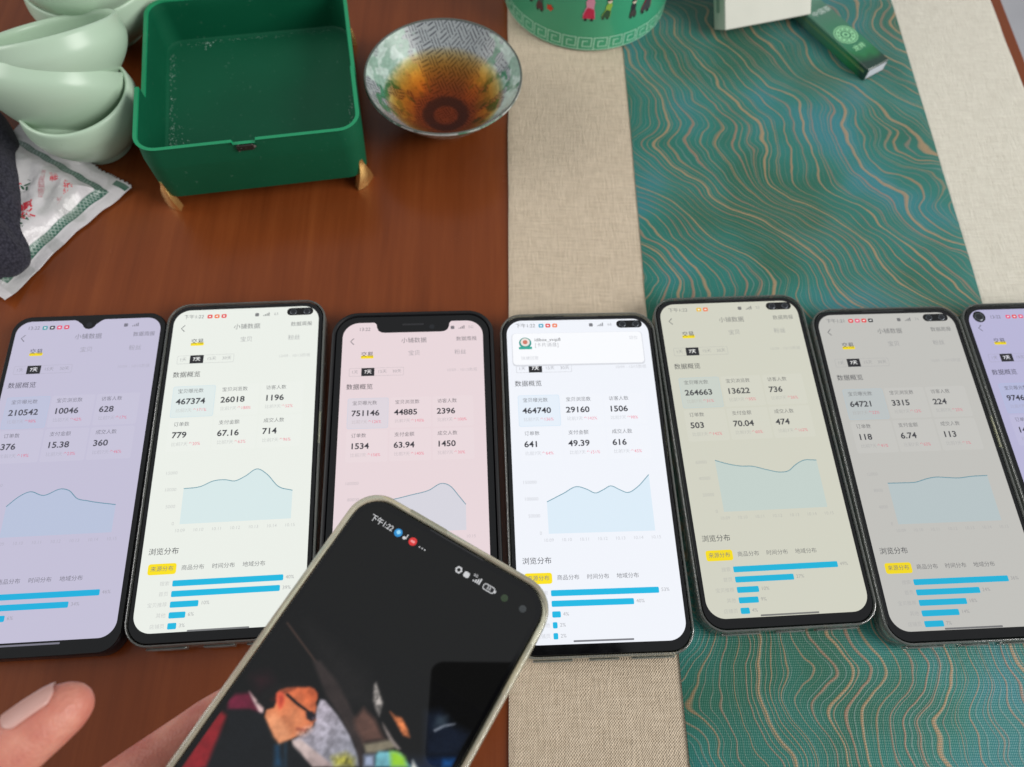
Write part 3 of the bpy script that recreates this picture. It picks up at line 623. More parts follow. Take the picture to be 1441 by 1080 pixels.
flat('battery', [(x*mm, y*mm) for x, y in rrp(17.6, 74.3, 4.4, 2.3, 0.8)], zh, WH, hs); flat('battery', [(x*mm, y*mm) for x, y in rrp(17.6, 74.3, 3.8, 1.7, 0.5)], zh+0.00003, display((26, 26, 28)), hs)
flat('battery', [(x*mm, y*mm) for x, y in rrp(20.1, 74.3, 0.5, 1.0, 0.2, 2)], zh, WH, hs); text('status_text', '53', 17.6*mm, 74.3*mm, 1.5*mm, WH, hs, zh+0.00006, 'CENTER', 0.02)
for x_, c_ in ((23.9, (46, 62, 40)), (31.1, (56, 60, 62))):
    V, F = lathe([(1.25*mm, 0), (0.9*mm, 0.00002), (0.02*mm, 0.00002)], 24); mk('camera_lens', [(a+x_*mm, b+74.2*mm, z+zh) for a, b, z in V], F, plain('front_lens_%d' % x_, c_, 0.25, spec=0.8), held, True)

# ------------------------------------------------------------------ phone that takes the picture: seen as the black shape mirrored in the held screen
ck = empty('camera_phone'); Mc = cam.matrix_world.copy(); ck.matrix_world = Mc @ Matrix.Translation((0.0435, 0.067, 0.0065))
setp(ck, 'black phone taking the picture, seen only mirrored in the held dark screen', 'phone')
V, F = rslab(0.165, 0.0766, 0.0095, [(1.5*mm, -4.2*mm), (0.2*mm, -3*mm), (0, 0), (0.2*mm, 3*mm), (1.5*mm, 4.2*mm)], 8)
mk('body', V, F, plain('black_phone_back', (7, 7, 8), 0.45, spec=0.3), ck, smooth=True, sharp=40)

# ------------------------------------------------------------------ hand holding the phone
def capsules(chains, res=0.0011, smooth_it=6):
    V = []; F = []
    def sphere(c, r_, sq=(1, 1, 1)):
        b = len(V); nu, nv = 14, 9
        for j in range(nv+1):
            ph = PI*j/nv
            for i in range(nu):
                th = 2*PI*i/nu; V.append((c[0]+r_*math.sin(ph)*math.cos(th)*sq[0], c[1]+r_*math.sin(ph)*math.sin(th)*sq[1], c[2]+r_*math.cos(ph)*sq[2]))
        for j in range(nv):
            for i in range(nu): F.append((b+j*nu+i, b+j*nu+(i+1) % nu, b+(j+1)*nu+(i+1) % nu, b+(j+1)*nu+i))
    for ch in chains:
        for (p, r0), (q, r1) in zip(ch[:-1], ch[1:]):
            p, q = Vector(p), Vector(q); n = max(2, int((q-p).length/0.0022))
            for i in range(n+1):
                t_ = i/n; s_ = t_*t_*(3-2*t_); sphere(p.lerp(q, t_), r0*(1-s_)+r1*s_)
    me = bpy.data.meshes.new('tmp'); me.from_pydata(V, [], F); ob = bpy.data.objects.new('tmp', me); COL.objects.link(ob)
    md = ob.modifiers.new('r', 'REMESH'); md.mode = 'VOXEL'; md.voxel_size = res
    ms = ob.modifiers.new('s', 'SMOOTH'); ms.factor = 0.5; ms.iterations = smooth_it
    dg = bpy.context.evaluated_depsgraph_get(); m2 = bpy.data.meshes.new_from_object(ob.evaluated_get(dg))
    bpy.data.objects.remove(ob); return m2
def m_skin():
    t = NT('skin'); c = t.obj(); a = t.noise(c, 90, 4); b = t.noise(c, 700, 3)
    wr = t.n('TexVoronoi', {'Vector': c, 'Scale': 900.0}).outputs[0]
    colr = t.ramp(a, [(0.3, rgba((186, 108, 94))), (0.55, rgba((200, 128, 110))), (0.75, rgba((212, 148, 128)))])
    t.pri(Base_Color=colr, Roughness=0.48, Subsurface_Weight=0.18, Subsurface_Radius=(0.006, 0.002, 0.001), Subsurface_Scale=0.6, Specular_IOR_Level=0.4,
          Normal=t.bump(t.math('ADD', t.math('MULTIPLY', b, 0.6), wr), 0.3, 0.0006)); return t.m
hand = empty('hand', (-0.135, -0.06, 0.055)); setp(hand, 'left hand with raised thumb, holding the dark phone from below', 'hand')
HV = lambda p: tuple(Vector(p))
thumb = [((-0.172, -0.075, 0.066), 0.0165), ((-0.166, -0.043, 0.086), 0.0125), ((-0.1545, -0.0245, 0.0975), 0.0103), ((-0.1462, -0.0155, 0.0998), 0.0098), ((-0.1384, -0.0080, 0.1005), 0.0096), ((-0.1322, -0.0015, 0.1005), 0.0090), ((-0.1282, 0.0027, 0.1000), 0.0082), ((-0.1262, 0.0047, 0.0995), 0.0070)]
index = [((-0.150, -0.050, 0.058), 0.0135), ((-0.122, -0.0215, 0.0610), 0.0108), ((-0.094, 0.0015, 0.0640), 0.0100), ((-0.070, 0.0180, 0.0655), 0.0092), ((-0.052, 0.0290, 0.0665), 0.0078)]
middle = [((-0.146, -0.068, 0.056), 0.0130), ((-0.108, -0.042, 0.0600), 0.0105), ((-0.074, -0.020, 0.0650), 0.0098), ((-0.048, -0.004, 0.0665), 0.0090), ((-0.030, 0.0075, 0.0680), 0.0078)]
ring = [((-0.144, -0.084, 0.056), 0.0125), ((-0.106, -0.064, 0.0600), 0.0100), ((-0.074, -0.046, 0.0655), 0.0093), ((-0.050, -0.032, 0.0675), 0.0085), ((-0.034, -0.022, 0.0690), 0.0074)]
little = [((-0.148, -0.098, 0.056), 0.0115), ((-0.116, -0.086, 0.0590), 0.0088), ((-0.092, -0.074, 0.0650), 0.0080), ((-0.074, -0.064, 0.0680), 0.0072), ((-0.064, -0.058, 0.0690), 0.0062)]
palm = [((-0.212, -0.135, 0.050), 0.021), ((-0.186, -0.100, 0.053), 0.0215), ((-0.160, -0.072, 0.055), 0.0185), ((-0.152, -0.060, 0.057), 0.015)]
palm2 = [((-0.206, -0.142, 0.050), 0.020), ((-0.178, -0.112, 0.052), 0.020), ((-0.152, -0.092, 0.055), 0.015)]
palm3 = [((-0.186, -0.100, 0.053), 0.020), ((-0.150, -0.082, 0.055), 0.0155)]
wrist = [((-0.250, -0.200, 0.040), 0.026), ((-0.212, -0.138, 0.049), 0.023)]
hm = capsules([thumb, index, middle, ring, little, palm, palm2, palm3, wrist])
hm.name = 'skin'; hm.materials.clear(); hm.materials.append(m_skin()); hm.shade_smooth()
ho = bpy.data.objects.new('skin', hm); COL.objects.link(ho); ho.parent = hand; ho.matrix_parent_inverse = Matrix.Translation((0.135, 0.06, -0.055))
def thumbnail():
    tip = Vector((-0.1262, 0.0047, 0.0995)); base = Vector((-0.1384, -0.0080, 0.1005)); ax = (tip-base).normalized()
    up = Vector((-0.62, 0.56, 0.55)); up = (up-ax*up.dot(ax)).normalized(); sd = ax.cross(up)
    def fn(u, v):
        l = 0.0030+v*0.0150; half = 0.82*(1-0.45*max(0, (v-0.78)/0.22)**2-0.3*max(0, (0.18-v)/0.18)**2); a = (u-0.5)*2*half
        rad = np.interp(l, [0.0, 0.009, 0.0147, 0.0176, 0.0205], [0.0101, 0.0098, 0.0092, 0.0085, 0.0074])
        c_ = base+ax*l
        return tuple(c_+up*math.cos(a)*rad+sd*math.sin(a)*rad)
    V, F = grid(15, 19, fn)
    o = mk('thumbnail', V, F, plain('nail', (206, 160, 150), 0.35, spec=0.5), hand, smooth=True); o.matrix_parent_inverse = Matrix.Translation((0.135, 0.06, -0.055))
    md = o.modifiers.new('thick', 'SOLIDIFY'); md.thickness = 0.0006; md.offset = -1
thumbnail()

# ------------------------------------------------------------------ green box with gilt feet
def green_box():
    root = empty('green_box', (-0.1575, 0.3325, 0), (0, 0, R(13.6))); setp(root, 'open square dark green plastic box with gilt feet and chipped front rim', 'box')
    zf, zr = 0.0470, 0.0385; ys = (-0.0160, -0.0145); xs = (-0.0085, -0.0080, -0.004, -0.001, 0.003, 0.0035)
    t = NT('green_plastic'); c = t.obj(); nz = t.noise(c, 26, 4); sp = t.noise(c, 420, 2)
    colr = t.mix(nz, rgba((6, 77, 51)), rgba((9, 90, 61)))
    spm = t.ramp(sp, [(0.70, (0, 0, 0)), (0.78, (1, 1, 1))]); colr = t.mix(t.math('MULTIPLY', spm, 0.14), colr, rgba((150, 180, 165)))
    t.pri(Base_Color=colr, Roughness=t.math('MULTIPLY_ADD', nz, 0.2, 0.4), Specular_IOR_Level=0.25, Normal=t.bump(sp, 0.05, 0.0003)); gp = t.m
    def rim(pts, inner=False):
        out = []
        for x, y in pts:
            z = zf if y <= ys[0]+1e-6 else zr
            if y < -0.03 and -0.0081 <= x <= 0.0031 and x in xs: z -= 0.0018
            out.append((x, y, z))
        return out
    dep = 0.0075
    def ring(w_, r, z): return [(x, y, z) for x, y in rr(w_, w_+dep, r, 8, ys, xs)]
    wb, wt, th = 0.1125, 0.1155, 0.0026
    def lerpw(z): return wb+(wt-wb)*(z-0.008)/(zf-0.008)
    loops = [ring(wb-0.004, 0.008, 0.0080), ring(wb, 0.0105, 0.0098)]
    loops.append(ring(lerpw(zr-0.006), 0.0117, zr-0.006)); loops.append(ring(lerpw(zr-0.0035), 0.0119, zr-0.0035))
    top = rr(wt, wt+dep, 0.0120, 8, ys, xs)
    loops.append([(x*(1-0.0025/wt), y*(1-0.0025/wt), z-0.0009) for x, y, z in rim(top)])
    loops.append(rim(rr(wt-0.0007, wt+dep-0.0007, 0.0117, 8, ys, xs)))
    loops.append(rim(rr(wt-2*th+0.0006, wt+dep-2*th+0.0006, 0.0097, 8, ys, xs)))
    loops.append([(x, y, z-0.0009) for x, y, z in rim(rr(wt-2*th, wt+dep-2*th, 0.0094, 8, ys, xs))])
    loops.append(ring(lerpw(zr-0.004)-2*th, 0.0093, zr-0.004)); loops.append(ring(lerpw(zr-0.007)-2*th, 0.0092, zr-0.007))
    loops.append(ring(wb-2*th+0.0010, 0.0100, 0.0118)); loops.append(ring(wb-2*th-0.002, 0.009, 0.0106))
    V, F = loft(loops); nl = len(loops[0])
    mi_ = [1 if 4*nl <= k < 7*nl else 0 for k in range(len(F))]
    mk('tray', V, F, [gp, plain('rim_highlight', (26, 138, 92), 0.3, spec=0.5)], root, smooth=True, sharp=38, mi=mi_)  # lighter green on the rim faces paints in the light the edge catches
    # crumbled chip at the rim
    V = []; F = []
    for k in range(14):
        c0 = (-0.0022+random.uniform(-0.0048, 0.0048), -(wt+dep)/2+0.0004+random.uniform(-0.0008, 0.0006), zf-0.0040+random.uniform(-0.0020, 0.0016)); r0 = random.uniform(0.0004, 0.0011); b = len(V)
        V += [(c0[0]+r0*dx*random.uniform(.6, 1.3), c0[1]+r0*dy*random.uniform(.6, 1.3), c0[2]+r0*dz*random.uniform(.6, 1.3)) for dx, dy, dz in ((1, 0, 0), (-1, 0, 0), (0, 1, 0), (0, -1, 0), (0, 0, 1), (0, 0, -1))]
        F += [(b+a, b+b_, b+c_) for a, b_, c_ in ((0, 2, 4), (2, 1, 4), (1, 3, 4), (3, 0, 4), (2, 0, 5), (1, 2, 5), (3, 1, 5), (0, 3, 5))]
    Vc, Fc = box(0, 0, 0, 0.0088, 0.0016, 0.0040, 0.0005)
    mk('clasp', [(x-0.0025, y-(wt+dep)/2+0.0004, z+zf-0.0043) for x, y, z in Vc], Fc, plain('tarnished_metal', (58, 54, 50), 0.45, metal=0.7, var=0.3), root, smooth=True, sharp=40)
    mk('chipped_rim', V, F, plain('broken_fibre', (84, 76, 70), 0.8, var=0.4), root)
    # dust in the inner corners
    V = []; F = []; h_ = wb/2-th-0.0012; hy = h_+dep/2
    def speck(x, y, r0, z=0.0107):
        r0 *= 0.72
        b = len(V); n = 6
        V.extend([(x+r0*math.cos(2*PI*i/n)*random.uniform(.6, 1.2), y+r0*math.sin(2*PI*i/n)*random.uniform(.6, 1.2), z) for i in range(n)]+[(x, y, z+r0*0.7)])
        F.extend([(b+i, b+(i+1) % n, b+n) for i in range(n)])
    for k in range(150): speck(-h_+abs(random.gauss(0, 0.0022)), random.uniform(-hy+0.004, hy-0.008), random.uniform(0.00015, 0.0006))
    for k in range(110): speck(-h_+0.0005+abs(random.gauss(0, 0.004)), random.uniform(-hy+0.006, -0.010), random.uniform(0.00015, 0.0006))
    for k in range(90): speck(random.uniform(-h_+0.006, h_-0.006), hy-abs(random.gauss(0, 0.0012)), random.uniform(0.00012, 0.0004))
    for k in range(24): speck(random.gauss(-0.030, 0.003), hy-0.001-abs(random.gauss(0, 0.0025)), random.uniform(0.0002, 0.0008))
    for k in range(60): speck(h_-abs(random.gauss(0, 0.0022)), random.uniform(-hy+0.008, 0.0), random.uniform(0.0002, 0.0008))
    o = mk('dust', V, F, plain('dust', (134, 164, 150), 0.9, var=0.3), root); setp(o, kind='stuff')
    # gilt corner feet
    gm = plain('gilt', (246, 202, 126), 0.24, metal=0.85, spec=0.8, var=0.15)
    for sx_, sy_, a0 in ((-1, -1, 225), (1, -1, 315), (1, 1, 45), (-1, 1, 135)):
        cx, cy = sx_*(wb/2-0.012), sy_*((wb+dep)/2-0.012); na, nh = 9, 9
        def fn(u, v, off):
            z = 0.0002+0.0190*v; half = 21*(1-v)**0.6*(0.6+0.4*math.cos(v*2.6))+5
            base_r = 0.012+0.5*(lerpw(max(z, 0.0098))-wb)*1.0
            bul = 0.0030*math.sin(min(1, v*1.15)*PI)*0.5+0.0022*(1-v)**3+0.0008
            a = R(a0+(u-0.5)*2*half); rr_ = base_r+bul*off
            return (cx+rr_*math.cos(a), cy+rr_*math.sin(a), z)
        V1, F1 = grid(na, nh, lambda u, v: fn(u, v, 1.0)); V2, F2 = grid(na, nh, lambda u, v: fn(u, v, -0.4))
        n = len(V1); Fs = F1+[tuple(n+i for i in reversed(f)) for f in F2]
        per = list(range(na))+[j*na+na-1 for j in range(1, nh)]+[(nh-1)*na+i for i in range(na-2, -1, -1)]+[j*na for j in range(nh-2, 0, -1)]
        Fs += [(per[(k+1) % len(per)], per[k], n+per[k], n+per[(k+1) % len(per)]) for k in range(len(per))]
        mk('foot', V1+V2, Fs, gm, root, smooth=True, sharp=50)
green_box()

# ------------------------------------------------------------------ tea bowl and tea
def tea_bowl():
    root = empty('tea_bowl', (-0.0508, 0.3400, 0)); setp(root, 'flared porcelain tea bowl with grey lattice and green blossoms, standing on bare wood', 'bowl')
    Rr, Hh = 0.0440, 0.0360
    def ri(t_): return 0.0125+(Rr-0.0008-0.0125)*(0.5*t_**0.62+0.5*t_)          # inner radius with height 0..1
    def zi(t_): return 0.0062+(Hh-0.0062)*t_**1.05
    nth, nr = 720, 150
    th = np.linspace(0, 2*PI, nth, endpoint=False)
    prof = [(0.0125*k/30, 0.0049+0.0013*(k/30)**3) for k in range(1, 31)]+[(ri(k/110), zi(k/110)) for k in range(1, 111)]
    pr = np.array(prof); n = len(pr)
    Rg, Tg = np.meshgrid(pr[:, 0], th, indexing='ij'); Zg = np.repeat(pr[:, 1][:, None], nth, 1)
    V = np.stack([Rg*np.cos(Tg), Rg*np.sin(Tg), Zg], -1).reshape(-1, 3)
    # printed pattern: lattice of short hatches, blossoms left and right, dark medallion ring
    arc = np.cumsum(np.hypot(np.diff(pr[:, 0], prepend=0), np.diff(pr[:, 1], prepend=pr[0, 1])))*1000
    A = np.repeat(arc[:, None], nth, 1); U = Tg*30.0
    px_, py_ = Rg*np.cos(Tg)*1000, Rg*np.sin(Tg)*1000; p, q = px_*0.82+py_*0.57, px_*0.57-py_*0.82
    cell = 5.1; chk = ((np.floor(p/cell)+np.floor(q/cell)) % 2) > 0.5
    ln = np.where(chk, np.abs(((p/1.7) % 1)-0.5), np.abs(((q/1.7) % 1)-0.5)); gap = vnoise(p*0.9, q*0.9, 2)
    ink = np.clip((0.22-ln)*8, 0, 1)*np.clip((gap-0.18)*6, 0, 1)
    col = np.array(lin((150, 156, 158)))[None, None]*(1-ink[..., None]*0.92)+np.array(lin((40, 40, 54)))[None, None]*(ink[..., None]*0.92)
    col = col*np.ones((n, nth, 1))
    ang = np.degrees(Tg)
    for a0, hw in ((172, 46), (8, 44)):
        da = np.abs((ang-a0+180) % 360-180); reg = np.clip((hw-da+18*(vnoise(U*0.35, A*0.35, 9)-0.5))/6, 0, 1)*np.clip((A-17)/4, 0, 1)
        v1 = vnoise(U*0.13, A*0.13, 11)*0.8+vnoise(U*0.45, A*0.45, 12)*0.2; v2 = vnoise(U*0.17+7, A*0.17, 14)*0.75+vnoise(U*0.6, A*0.6, 15)*0.25
        petal = np.clip((v1-0.42)*9, 0, 1)*reg; leaf = np.clip((v2-0.49)*10, 0, 1)*reg*(1-petal*0.5)
        shade = (0.72+0.28*vnoise(U*0.7, A*0.7, 17))[..., None]
        col = col*(1-petal[..., None]*0.92)+np.array(lin((186, 206, 196)))*shade*petal[..., None]*0.92
        col = col*(1-leaf[..., None]*0.85)+np.array(lin((30, 112, 74)))*(0.6+0.8*vnoise(U*1.5, A*1.5, 19))[..., None]*leaf[..., None]*0.85
    ringm = np.clip(1-np.abs(Rg*1000-10.4)/3.9, 0, 1); ringm = np.clip(ringm*3, 0, 1)
    col = col*(1-ringm[..., None]*0.82)+np.array(lin((44, 52, 46)))*ringm[..., None]*0.82
    F = [(k*nth+i, k*nth+(i+1) % nth, (k+1)*nth+(i+1) % nth, (k+1)*nth+i) for k in range(n-1) for i in range(nth)]
    F.append(tuple(reversed(range(nth))))
    F = [tuple(f) for f in F]
    t = NT('printed_porcelain'); at = t.n('Attribute', attribute_name='Col'); t.pri(Base_Color=at.outputs[0], Roughness=0.28, Specular_IOR_Level=0.4)
    mk('inner_glaze', V.tolist(), F, t.m, root, smooth=True, col=col.reshape(-1, 3))
    t2 = NT('porcelain_outside'); c = t2.obj(); nz = t2.noise(c, 240, 3); blot = t2.noise(c, 60, 3)
    cc = t2.mix(t2.ramp(nz, [(0.5, (0, 0, 0)), (0.58, (1, 1, 1))]), rgba((186, 190, 186)), rgba((112, 128, 122))); cc = t2.mix(t2.ramp(blot, [(0.55, (0, 0, 0)), (0.65, (0.8, 0.8, 0.8))]), cc, rgba((70, 130, 100)))
    t2.pri(Base_Color=cc, Roughness=0.15, Coat_Weight=0.3)
    op = [(0.0120, 0.0), (0.0130, 0.0004), (0.0132, 0.0040)]+[(ri(k/40)+0.0020-0.0010*k/40, zi(k/40)-0.0016+0.0012*k/40) for k in range(0, 41)]+[(Rr-0.0002, Hh+0.0006), (Rr-0.0008, Hh+0.0003)]
    V, F = lathe(op, 96); F.append(tuple(reversed(range(96)))); mk('outer_wall', V, F, t2.m, root, smooth=True, sharp=60)
    V, F = lathe([(Rr-0.0003, Hh+0.0002), (Rr+0.0001, Hh+0.0007), (Rr-0.0005, Hh+0.0010), (Rr-0.0010, Hh+0.0005)], 96); mk('rim_line', V, F, plain('dark_rim', (88, 92, 86), 0.25), root, True)
    # tea
    zt = 0.0255; tl = ((zt-0.0062)/(Hh-0.0062))**(1/1.05)
    tea = empty('tea', (-0.0508, 0.3400, 0)); setp(tea, 'clear amber tea filling the lower half of the patterned bowl', 'tea')
    pp = [(0.0124*k/8, 0.0051+0.0013*(k/8)**3) for k in range(1, 9)]+[(ri(k/30*tl)-0.00012, zi(k/30*tl)+0.0001) for k in range(1, 31)]
    pp += [(pp[-1][0]-0.0006, zt-0.0001), (pp[-1][0]-0.0016, zt-0.0003), (0.001, zt-0.0003)]
    V, F = lathe(pp, 96); F.append(tuple(reversed(range(96)))); F.append(tuple(range((len(pp)-1)*96, len(pp)*96)))
    t3 = NT('tea_liquid'); fr = t3.n('Fresnel', {'IOR': 1.33})
    tr = t3.n('BsdfTransparent', {'Color': (1, 1, 1, 1)}); gl = t3.n('BsdfGlossy', {'Roughness': 0.02})
    ge = t3.n('NewGeometry'); up_ = t3.math('GREATER_THAN', t3.n('SeparateXYZ', {0: ge.outputs['True Normal']}).outputs[2], 0.8); front_ = t3.math('SUBTRACT', 1.0, ge.outputs['Backfacing'])
    t3.surf(t3.n('MixShader', {0: t3.math('MULTIPLY', t3.math('MULTIPLY', fr, up_), front_), 1: tr, 2: gl}))
    va = t3.n('VolumeAbsorption', {'Color': (0.95, 0.70, 0.12, 1), 'Density': 150.0}); t3.t.links.new(va.outputs[0], t3.out.inputs[1])
    mk('liquid', V, F, t3.m, tea, smooth=True, sharp=50)
tea_bowl()

# ------------------------------------------------------------------ celadon cups
def m_celadon():
    t = NT('celadon'); c = t.obj(); nz = t.noise(c, 14, 3); sp = t.noise(c, 500, 2)
    colr = t.mix(nz, rgba((172, 196, 172)), rgba((184, 206, 184))); colr = t.mix(t.ramp(sp, [(0.74, (0, 0, 0)), (0.79, (0.35, 0.35, 0.35))]), colr, rgba((140, 160, 130)))
    t.pri(Base_Color=colr, Roughness=0.3, Specular_IOR_Level=0.42, Normal=t.bump(nz, 0.05, 0.002)); return t.m
MC = m_celadon()
def cup(label, loc, rot, Rr=0.0315, Hh=0.0380):
    root = empty('celadon_cup', loc, rot); setp(root, label, 'cup', 'pale green cups stacked beside the green box')
    ou = [(0.0150, 0.0), (0.0157, 0.0006), (0.0155, 0.0028)]
    for k in range(0, 25):
        t_ = k/24; ou.append((0.0160+(Rr-0.0160)*math.sin(min(1, t_*1.28)*PI/2)**0.9-0.0014*max(0, (t_-0.72)/0.28)**1.6, 0.0034+(Hh-0.0034)*t_))
    inn = [(r_-0.0026, z) for r_, z in reversed(ou[4:-1])]
    prof = ou+[(ou[-1][0]-0.0008, Hh+0.0007), (ou[-1][0]-0.0018, Hh+0.0004)]+inn+[(0.012, 0.0062), (0.0006, 0.0058)]
    V, F = lathe(prof, 72); F.append(tuple(reversed(range(72)))); F.append(tuple(range((len(prof)-1)*72, len(prof)*72)))
    mk('cup_body', V, F, MC, root, smooth=True, sharp=70)
sx0, sy0 = -0.2395, 0.3050
cup('bottom pale green celadon cup of the stack, its rim gaping under the second cup', (sx0-0.0055, sy0-0.001, 0.0), (R(0), R(-3), 0))
cup('middle pale green celadon cup of the stack beside the green box', (-0.2585, 0.2921, 0.0194), tuple(Vector((0.0034, 0.7196, 0.6944)).to_track_quat('Z', 'Y').to_euler()), 0.0370, 0.0340)
cup('top pale green celadon cup, its narrow opening tipped away towards the back', (-0.2479, 0.3107, 0.0278), tuple(Vector((-0.2149, 0.4433, 0.8702)).to_track_quat('Z', 'Y').to_euler()), 0.0362, 0.0370)
cup('pale green celadon cup half hidden behind the tilted top cup', (sx0-0.024, sy0+0.088, 0.0), (0, 0, 0), 0.0390, 0.0420)
cup('pale green celadon cup rim at the top left corner, nested in the hidden cup', (sx0-0.024, sy0+0.088, 0.022), (R(3), R(2), 0), 0.0390, 0.0420)

# ------------------------------------------------------------------ sachet
def sachet():
    root = empty('tea_sachet', (-0.245, 0.240, 0)); setp(root, 'crumpled white tea sachet with green patterned border and red print', 'sachet')
    P0 = np.array([-0.2204, 0.2725]); U = np.array([-0.0430, -0.0795]); Vv = np.array([-0.0760, 0.0400])
    def surf(u, v, off=0.0):
        e = min(u, 1-u, v*1.0, 1-v); e = max(e, 0)
        puff = min(1.0, max(0.0, (e-0.07)/0.16)); puff = puff*puff*(3-2*puff)
        z = 0.0014+0.0105*puff*(0.85+0.15*math.sin(u*9+v*5))+0.0016*math.sin(u*23+v*31)*puff*0.4
        z += 0.0035*max(0, (u-0.75)/0.25)**2*(1-v)+0.0022*max(0, 1-u/0.1)*(0.5+0.5*math.sin(v*19))
        nar = 0.050*math.sin(u*PI)*(1-min(1, v*1.6))          # edge draws in towards the lower tip
        q = P0+U*u+Vv*(v+nar)+np.array([0.0006*math.sin(v*40), 0.0006*math.sin(u*33)])
        return (q[0]+0.245, q[1]-0.240, z+off)
    nu, nv = 300, 280
    ug, vg = np.meshgrid(np.linspace(0, 1, nu), np.linspace(0, 1, nv))
    V, F = grid(nu, nv, lambda u, v: surf(u, v))
    Lu, Lv = 0.0888*1000, 0.0859*1000
    um, vm = ug*Lu, vg*Lv
    base = np.array(lin((206, 202, 204)))[None, None]*(0.94+0.08*vnoise(um*0.3, vm*0.3, 3))[..., None]
    col = base.copy(); green = np.array(lin((44, 92, 76)))
    def band(d_, along, lo, hi, ok):
        nonlocal col
        m = (np.clip((d_-lo)*6, 0, 1)*np.clip((hi-d_)*6, 0, 1)*ok)
        mid = (d_-(lo+hi)/2)/((hi-lo)/2)
        wave = np.abs(np.abs(((along/2.0) % 2)-1)*1.4-0.7-mid*0.0); lat = np.clip(1-np.abs(np.abs(mid)-wave*0.9)*4.0, 0, 1)*(np.abs(mid) < 0.75)
        cc = green*(1-lat[..., None]*0.75)+np.array(lin((182, 196, 188)))*lat[..., None]*0.75
        col = col*(1-m[..., None])+cc*m[..., None]
    band(vm, um, 7.4, 11.8, ((um > 9) & (um < Lu-9)).astype(float)); band(um, vm, 8.6, 12.6, ((vm > 7.4) & (vm < Lv-9)).astype(float))
    blk = ((um > 1.0) & (um < 4.6) & (vm > 0.8) & (vm < 9.0)).astype(float)[..., None]; col = col*(1-blk)+green*blk
    # grey stains of the damp print
    st = np.clip((vnoise(um*0.10, vm*0.10, 8)-0.62)*5, 0, 0.5)[..., None]; col = col*(1-st*0.6)+np.array(lin((120, 128, 118)))*st*0.6
    t = NT('sachet_paper'); at = t.n('Attribute', attribute_name='Col'); c = t.obj(); h_ = t.noise(c, 150, 4)
    t.pri(Base_Color=at.outputs[0], Roughness=0.28, Specular_IOR_Level=0.5, Normal=t.bump(h_, 0.6, 0.0016))
    # serrated edge at u=0
    V = [(x+(0.0003*((int(v_*70) % 2))*(1 if u_ < 1e-6 else 0)), y+(0.0007*((int(v_*70) % 2)) if u_ < 1e-6 else 0), z) for (x, y, z), u_, v_ in zip(V, ug.ravel(), vg.ravel())]
    s_ = mk('packet', V, F, t.m, root, smooth=True, col=col.reshape(-1, 3)); md = s_.modifiers.new('thick', 'SOLIDIFY'); md.thickness = 0.0004; md.offset = -1
    red = plain('red_print', (200, 52, 66), 0.5); dg_ = plain('green_print', (40, 84, 62), 0.5); gr = plain('grey_print', (176, 120, 126), 0.5)
    def on(ca, sa, u0, v0):
        # text frame on the packet: x runs along the given direction in packet millimetres
        def f(x, y):
            a, b = x*1000, y*1000; uu = u0+a*ca-b*sa; vv = v0+a*sa+b*ca
            return surf(min(max(uu/Lu, 0), 1), min(max(vv/Lv, 0), 1), 0.00045)
        return f
    # reading direction: towards lower right of the photo
    ca, sa = math.cos(R(-42)), math.sin(R(-42))
    text('printed_text', '原味茗茶', 0, 0, 0.0042, red, s_, xf=on(ca, sa, 22, 19), bold=0.02)
    text('printed_text', '清香', 0, 0, 0.0042, red, s_, xf=on(ca, sa, 19, 34), bold=0.02)
    text('printed_text', '净含量', 0, 0, 0.0030, gr, s_, xf=on(ca, sa, 31, 16), bold=0.0)
    text('printed_text', '高山乌龙茶', 0, 0, 0.0030, gr, s_, xf=on(ca, sa, 25, 36), bold=0.0)
    text('printed_text', '自然好滋味', 0, 0, 0.0030, gr, s_, xf=on(ca, sa, 28.5, 33), bold=0.0)
    ca2, sa2 = math.cos(R(-62)), math.sin(R(-62))
    text('printed_text', '贡茶', 0, 0, 0.0062, red, s_, xf=on(ca2, sa2, 43, 26), bold=0.04)
    text('printed_text', '铁观', 0, 0, 0.0060, dg_, s_, xf=on(ca2, sa2, 50, 20.5), bold=0.04)
    el = [surf((33+5.0*math.cos(a)*1.0)/Lu, (43+6.6*math.sin(a))/Lv, 0.0004) for a in np.linspace(0, 2*PI, 49)]
    el2 = [surf((33+4.7*math.cos(a)*1.0)/Lu, (43+6.3*math.sin(a))/Lv, 0.0004) for a in np.linspace(0, 2*PI, 49)]
    mk('printed_oval', el+el2, [(i, i+1, 49+i+1, 49+i) for i in range(48)], dg_, s_)
    for (uu, vv, a0, m_) in ((31.0, 42, 20, dg_), (33, 39, -60, dg_), (34.5, 41.5, 100, dg_), (34.5, 45.5, 30, red), (36, 44, 90, red)):
        pts = [surf((uu+2.2*math.cos(a)*math.cos(R(a0))-0.8*math.sin(a)*math.sin(R(a0)))/Lu, (vv+2.2*math.cos(a)*math.sin(R(a0))+0.8*math.sin(a)*math.cos(R(a0)))/Lv, 0.0005) for a in np.linspace(0, 2*PI, 12, endpoint=False)]
        mk('printed_leaf', pts, [tuple(range(12))], m_, s_)
sachet()

